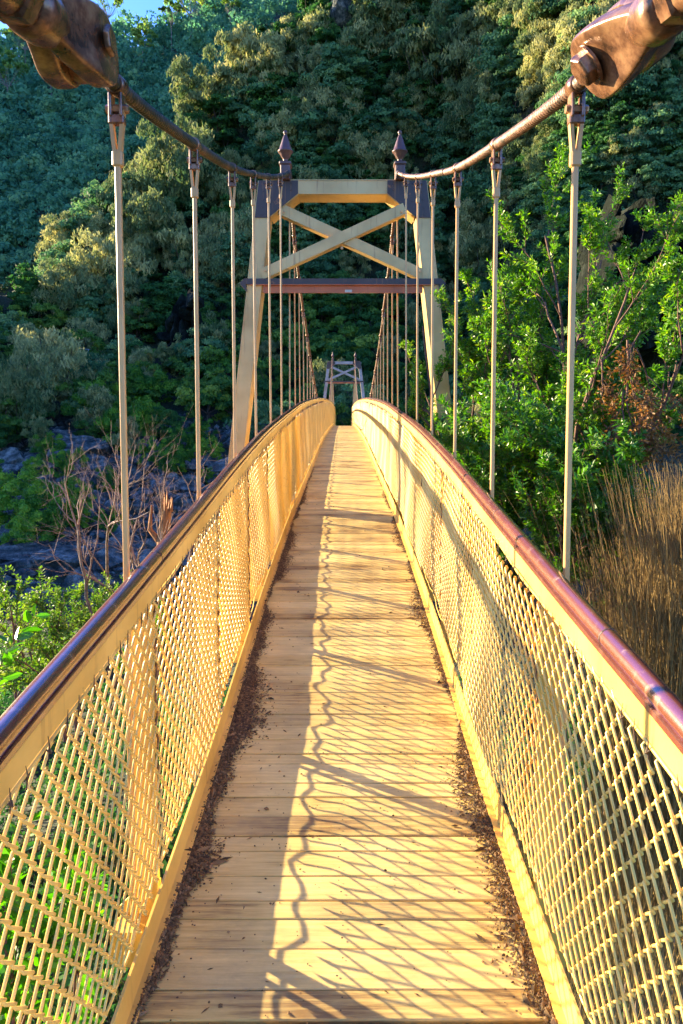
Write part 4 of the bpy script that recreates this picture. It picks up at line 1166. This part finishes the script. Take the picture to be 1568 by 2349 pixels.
# dry brown broom at the lower right
def broom(name, seed, px0, px1, top, Y0, Y1, n, label):
    r = np.random.default_rng(seed); V = []; Q = []; A = []; mbx = 0
    base = at((px0+px1)/2, 1700, (Y0+Y1)/2); base.z = float(terrain(base.x, base.y))
    for _ in range(n):
        px = r.uniform(px0, px1); Yb = r.uniform(Y0, Y1)
        g = at(px, 1500, Yb); x0 = g.x + r.normal(0, .05); y0 = Yb
        tp = at(px, top(px) + abs(r.normal(0, 110)) - 20, Yb)
        zt = tp.z; z0 = r.uniform(zt-2.4, zt-.35); 
        L = zt - z0; k = 5
        lean = r.normal(0, .17, 2); pts = []
        for i in range(k+1):
            t = i/k; pts.append((x0 + lean[0]*t*L + r.normal(0, .008), y0 + lean[1]*t*L + r.normal(0, .008), z0 + L*t))
        wd = r.uniform(.0010, .0040)
        b = len(V)
        ang = r.uniform(0, math.pi); dx, dy = math.cos(ang), math.sin(ang)
        for i, p in enumerate(pts):
            w_ = wd*(1-.6*i/k); V += [(p[0]-dx*w_, p[1]-dy*w_, p[2]), (p[0]+dx*w_, p[1]+dy*w_, p[2]), (p[0]-dy*w_, p[1]+dx*w_, p[2])]
        for i in range(k):
            for c in range(3): a = b+3*i+c; d = b+3*i+(c+1) % 3; Q.append((a, d, d+3, a+3))
        A += [float(np.clip(r.normal(.55, .25), 0, 1))]*(3*(k+1))
        # short side twigs
        for _s in range(int(r.integers(2, 7))):
            i = int(r.integers(1, k)); p = pts[i]; d = rand_dirs(r, 1)[0]*r.uniform(.03, .15); d[2] = abs(d[2])+.02; b = len(V); ww = .0012
            V += [(p[0]-ww, p[1], p[2]), (p[0]+ww, p[1], p[2]), (p[0]+d[0]+ww*.3, p[1]+d[1], p[2]+d[2]), (p[0]+d[0]-ww*.3, p[1]+d[1], p[2]+d[2])]; Q.append((b, b+1, b+2, b+3)); A += [.7]*4
    t = empty(name, base); tag(t, label, 'shrub')
    np_mesh('stems', np.array(V) - np.array(base), Q, M['broom'], t, attr=A)
    mb = MB()
    for i in range(14):
        px = px0 + (px1-px0)*i/14; g = at(px, 1500, (Y0+Y1)/2); mb.tube([(g.x, g.y, base.z-.2), (g.x+.03, g.y, -2.4), (g.x-.02, g.y+.05, -1.6)], [.012, .009, .004], 5)
    local(mb, base).build('woody_base', M['dead'], t)
    return t
broom('dry_broom_bush', 5, 1425, 1800, lambda px: 1330 - (px-1425)*1.7 if px < 1575 else 1075, 3.3, 4.6, 3400, 'dry brown broom shrub of upright bare stems at the lower right')
broom('dry_broom_bush', 6, 1150, 1700, lambda px: 1750, 3.0, 5.0, 900, 'low dry stems seen through the right-hand mesh')

# left side: plants close to the mesh
LB = bush_starts([(40, 2700, 2.0, 20, 1600, 1.95), (90, 2700, 2.1, 120, 1950, 2.05), (-60, 2700, 1.9, -60, 1620, 1.9), (140, 2600, 2.2, 190, 2120, 2.15), (60, 2650, 2.15, 60, 1780, 2.1), (20, 2500, 1.9, 10, 2050, 1.85), (120, 2500, 2.2, 150, 2250, 2.1)])
branch_plant(31, LB, 1, 2, .008, .062, .026, .030, M['leaf_near'], M['twig'], 'leafy_shrub', 'bright light-green leafy shrub pressed against the left-hand mesh', 'shrub',
             upb=.4, wander=.3, gfork=(4, 6), leafrow=2, leafmin=1, shrink=.28, box=lambda q: q.x < -.79)
# reddish-green shrub left, beyond the handrail
LC_ = bush_starts([(30, 1640, 6.5, 60, 1330, 6.6), (150, 1640, 6.6, 230, 1330, 7.0), (250, 1640, 6.6, 330, 1360, 6.8), (100, 1640, 6.0, 120, 1370, 6.2), (120, 1700, 5.2, 70, 1360, 5.2), (180, 1700, 5.0, 190, 1400, 5.2), (60, 1700, 5.0, 0, 1400, 5.0), (240, 1660, 5.4, 270, 1400, 5.6), (320, 1600, 5.6, 350, 1380, 6.0), (150, 1700, 4.6, 130, 1460, 4.6), (0, 1700, 4.6, 20, 1470, 4.6), (90, 1680, 5.4, 110, 1440, 5.4)])
branch_plant(32, LC_, 1, 2, .014, .034, .013, .020, M['leaf_red'], M['twig'], 'leafy_shrub', 'small-leaved green shrub with reddish tips at lower left beyond the handrail', 'shrub',
             upb=.1, wander=.4, gfork=(8, 11), leafrow=3, leafmin=1, shrink=.34, box=lambda q: q.x < -1.0)
# bare dead twigs
DD = bush_starts([(260, 1450, 7.0, 215, 990, 7.2), (290, 1450, 6.8, 300, 1120, 7.0), (330, 1440, 6.6, 180, 1120, 7.0), (300, 1440, 7.2, 270, 1080, 7.4), (380, 1400, 7.0, 420, 1120, 7.4), (230, 1440, 6.6, 130, 1100, 6.8), (340, 1400, 7.2, 330, 1090, 7.4), (420, 1360, 7.4, 470, 1110, 7.6)])
branch_plant(33, DD, 1, 3, .018, .03, .01, .05, M['leaf_red'], M['dead'], 'dead_bush', 'bare dead twiggy bush in front of the boulders at left', 'dead bush',
             upb=.20, wander=.5, gfork=(3, 5), leafrow=0, leafmin=-1, shrink=.50, box=lambda q: q.x < -1.05, fork_ang=.8)
# broken stump with splintered top
b = at(368, 1245, 8.2); mb = MB(); r_ = np.random.default_rng(2)
pts = [b + Vector((.02, 0, -1.6)), b + Vector((0, 0, -.3)), b + Vector((.05, 0, .15)), b + Vector((.09, 0, .42))]
mb.tube(pts, [.10, .08, .07, .055], 9)
for k in range(7):
    a = k*.9; p = pts[-1] + Vector((math.cos(a)*.045, math.sin(a)*.045, -.05)); mb.tube([p, p + Vector((math.cos(a)*.02, math.sin(a)*.02, r_.uniform(.12, .30)))], [.022, .003], 4)
mb.tube([b + Vector((0, 0, .0)), b + Vector((-.12, 0, .16)), b + Vector((-.10, .02, .45))], [.04, .03, .01], 6)
tag(mb.build('broken_stump', M['stump']), 'splintered orange-brown broken stump beside the dead twigs at left', 'stump')
# green heath shrubs among the boulders
for (px, py, hp, Y, lab) in [(115, 1185, 110, 16, 'rounded bright green heath shrub at the left between boulders'), (35, 1150, 120, 15, 'green shrub at the left edge of the photo above the boulders'),
                             (60, 1230, 90, 14, 'low olive-green shrub at the foot of the bright heath shrub'), (190, 1190, 60, 17, 'small green shrub right of the bright heath shrub'), (250, 1110, 60, 26, 'tiny green plant among the bare twigs and boulders'),
                             (460, 1000, 60, 40, 'small dark green shrub on the boulders behind the second hanger'), (350, 1050, 60, 36, 'little shrub among the upper boulders')]:
    b = hit(px, py+hp*.5, 6)
    H = hp*b.y/F; b.z -= .08*H
    root, ch = PR['shrub'][0]; o = plant('shrub', int(px) % 2, b, H*1.15/2.0, lab, 'shrub', None)
for i in range(58):
    px = rng.uniform(-30, 590); py = rng.uniform(860, 1060) if i < 40 else rng.uniform(1060, 1260)
    if px > 480 and py > 1000: continue
    b = hit(px, py, 20)
    if b is None: continue
    k = ['sheoak', 'green', 'dark', 'shrub'][int(rng.integers(4))] if py < 1060 else 'shrub'
    hp = rng.uniform(60, 125) if py < 1060 else rng.uniform(35, 70)
    v = int(rng.integers(len(PR[k]))); s_ = hp*b.y/F*1.1/(PR[k][v][0]['_h'] if k != 'shrub' else 2.0)
    plant(k, v, (b.x, b.y, b.z - .25*s_), s_, '%s growing among the boulders of the left bank' % {'sheoak': 'low olive bush', 'green': 'low bright green bush', 'dark': 'low dark green bush', 'shrub': 'small rounded green shrub'}[k], 'shrub', 'scrub on the boulder bank')
# grass and ground litter under the bridge approach
def grass():
    r = np.random.default_rng(9); V = []; Q = []; A = []
    n = 34000; x = r.uniform(-4.5, 5, n); y = r.uniform(.4, 9, n); z = terrain(x, y)
    h = r.uniform(.08, .38, n); an = r.uniform(0, 6.28, n); lean = r.normal(0, .35, (n, 2)); wd = r.uniform(.003, .008, n)
    dx = np.cos(an)*wd; dy = np.sin(an)*wd
    p0 = np.stack([x-dx, y-dy, z], 1); p1 = np.stack([x+dx, y+dy, z], 1)
    m = np.stack([x+lean[:, 0]*h*.4, y+lean[:, 1]*h*.4, z+h*.6], 1); t = np.stack([x+lean[:, 0]*h, y+lean[:, 1]*h, z+h], 1)
    V = np.stack([p0, p1, m+np.stack([dx, dy, dx*0], 1)*.7, t, m-np.stack([dx, dy, dx*0], 1)*.7], 1).reshape(-1, 3); k = np.arange(n)[:, None]*5
    Q = np.concatenate([k+np.array([0, 1, 2, 4]), k+np.array([4, 2, 3, 3])])
    Q1 = (k+np.array([0, 1, 2, 4])); 
    return V, Q1, np.repeat(r.random(n), 5)
M['grass'] = leaf_mat('rough_dry_and_green_grass', [(.015, .035, .010), (.035, .075, .015), (.085, .07, .03), (.18, .13, .06)], trans=.2)
V, Q, A = grass(); tag(np_mesh('rough_grass', V, Q, M['grass'], attr=A), 'rough green and dry grass on the bank under the bridge', 'grass', kind='stuff')
gx = np.concatenate([rng.uniform(-9, 9, 420), rng.uniform(-12, -1.5, 260)]); gy = np.concatenate([rng.uniform(4.5, 17, 420), rng.uniform(5, 22, 260)])
mass('ground_cover', [(float(x), float(y), float(terrain(x, y))-.1) for x, y in zip(gx, gy)], rng.uniform(.35, .9, 680), M['leaf_dark'], 8, 90, .11, 'low green ground cover on the bank below the bridge')

# remove any prototype that never got placed
for key, lst in PR.items():
    for v, (root, ch) in enumerate(lst):
        if (key, v) not in used:
            for c in ch: bpy.data.objects.remove(c)
            bpy.data.objects.remove(root)
        elif '_h' in root: pass
for o in bpy.data.objects:
    if '_h' in o: del o['_h']
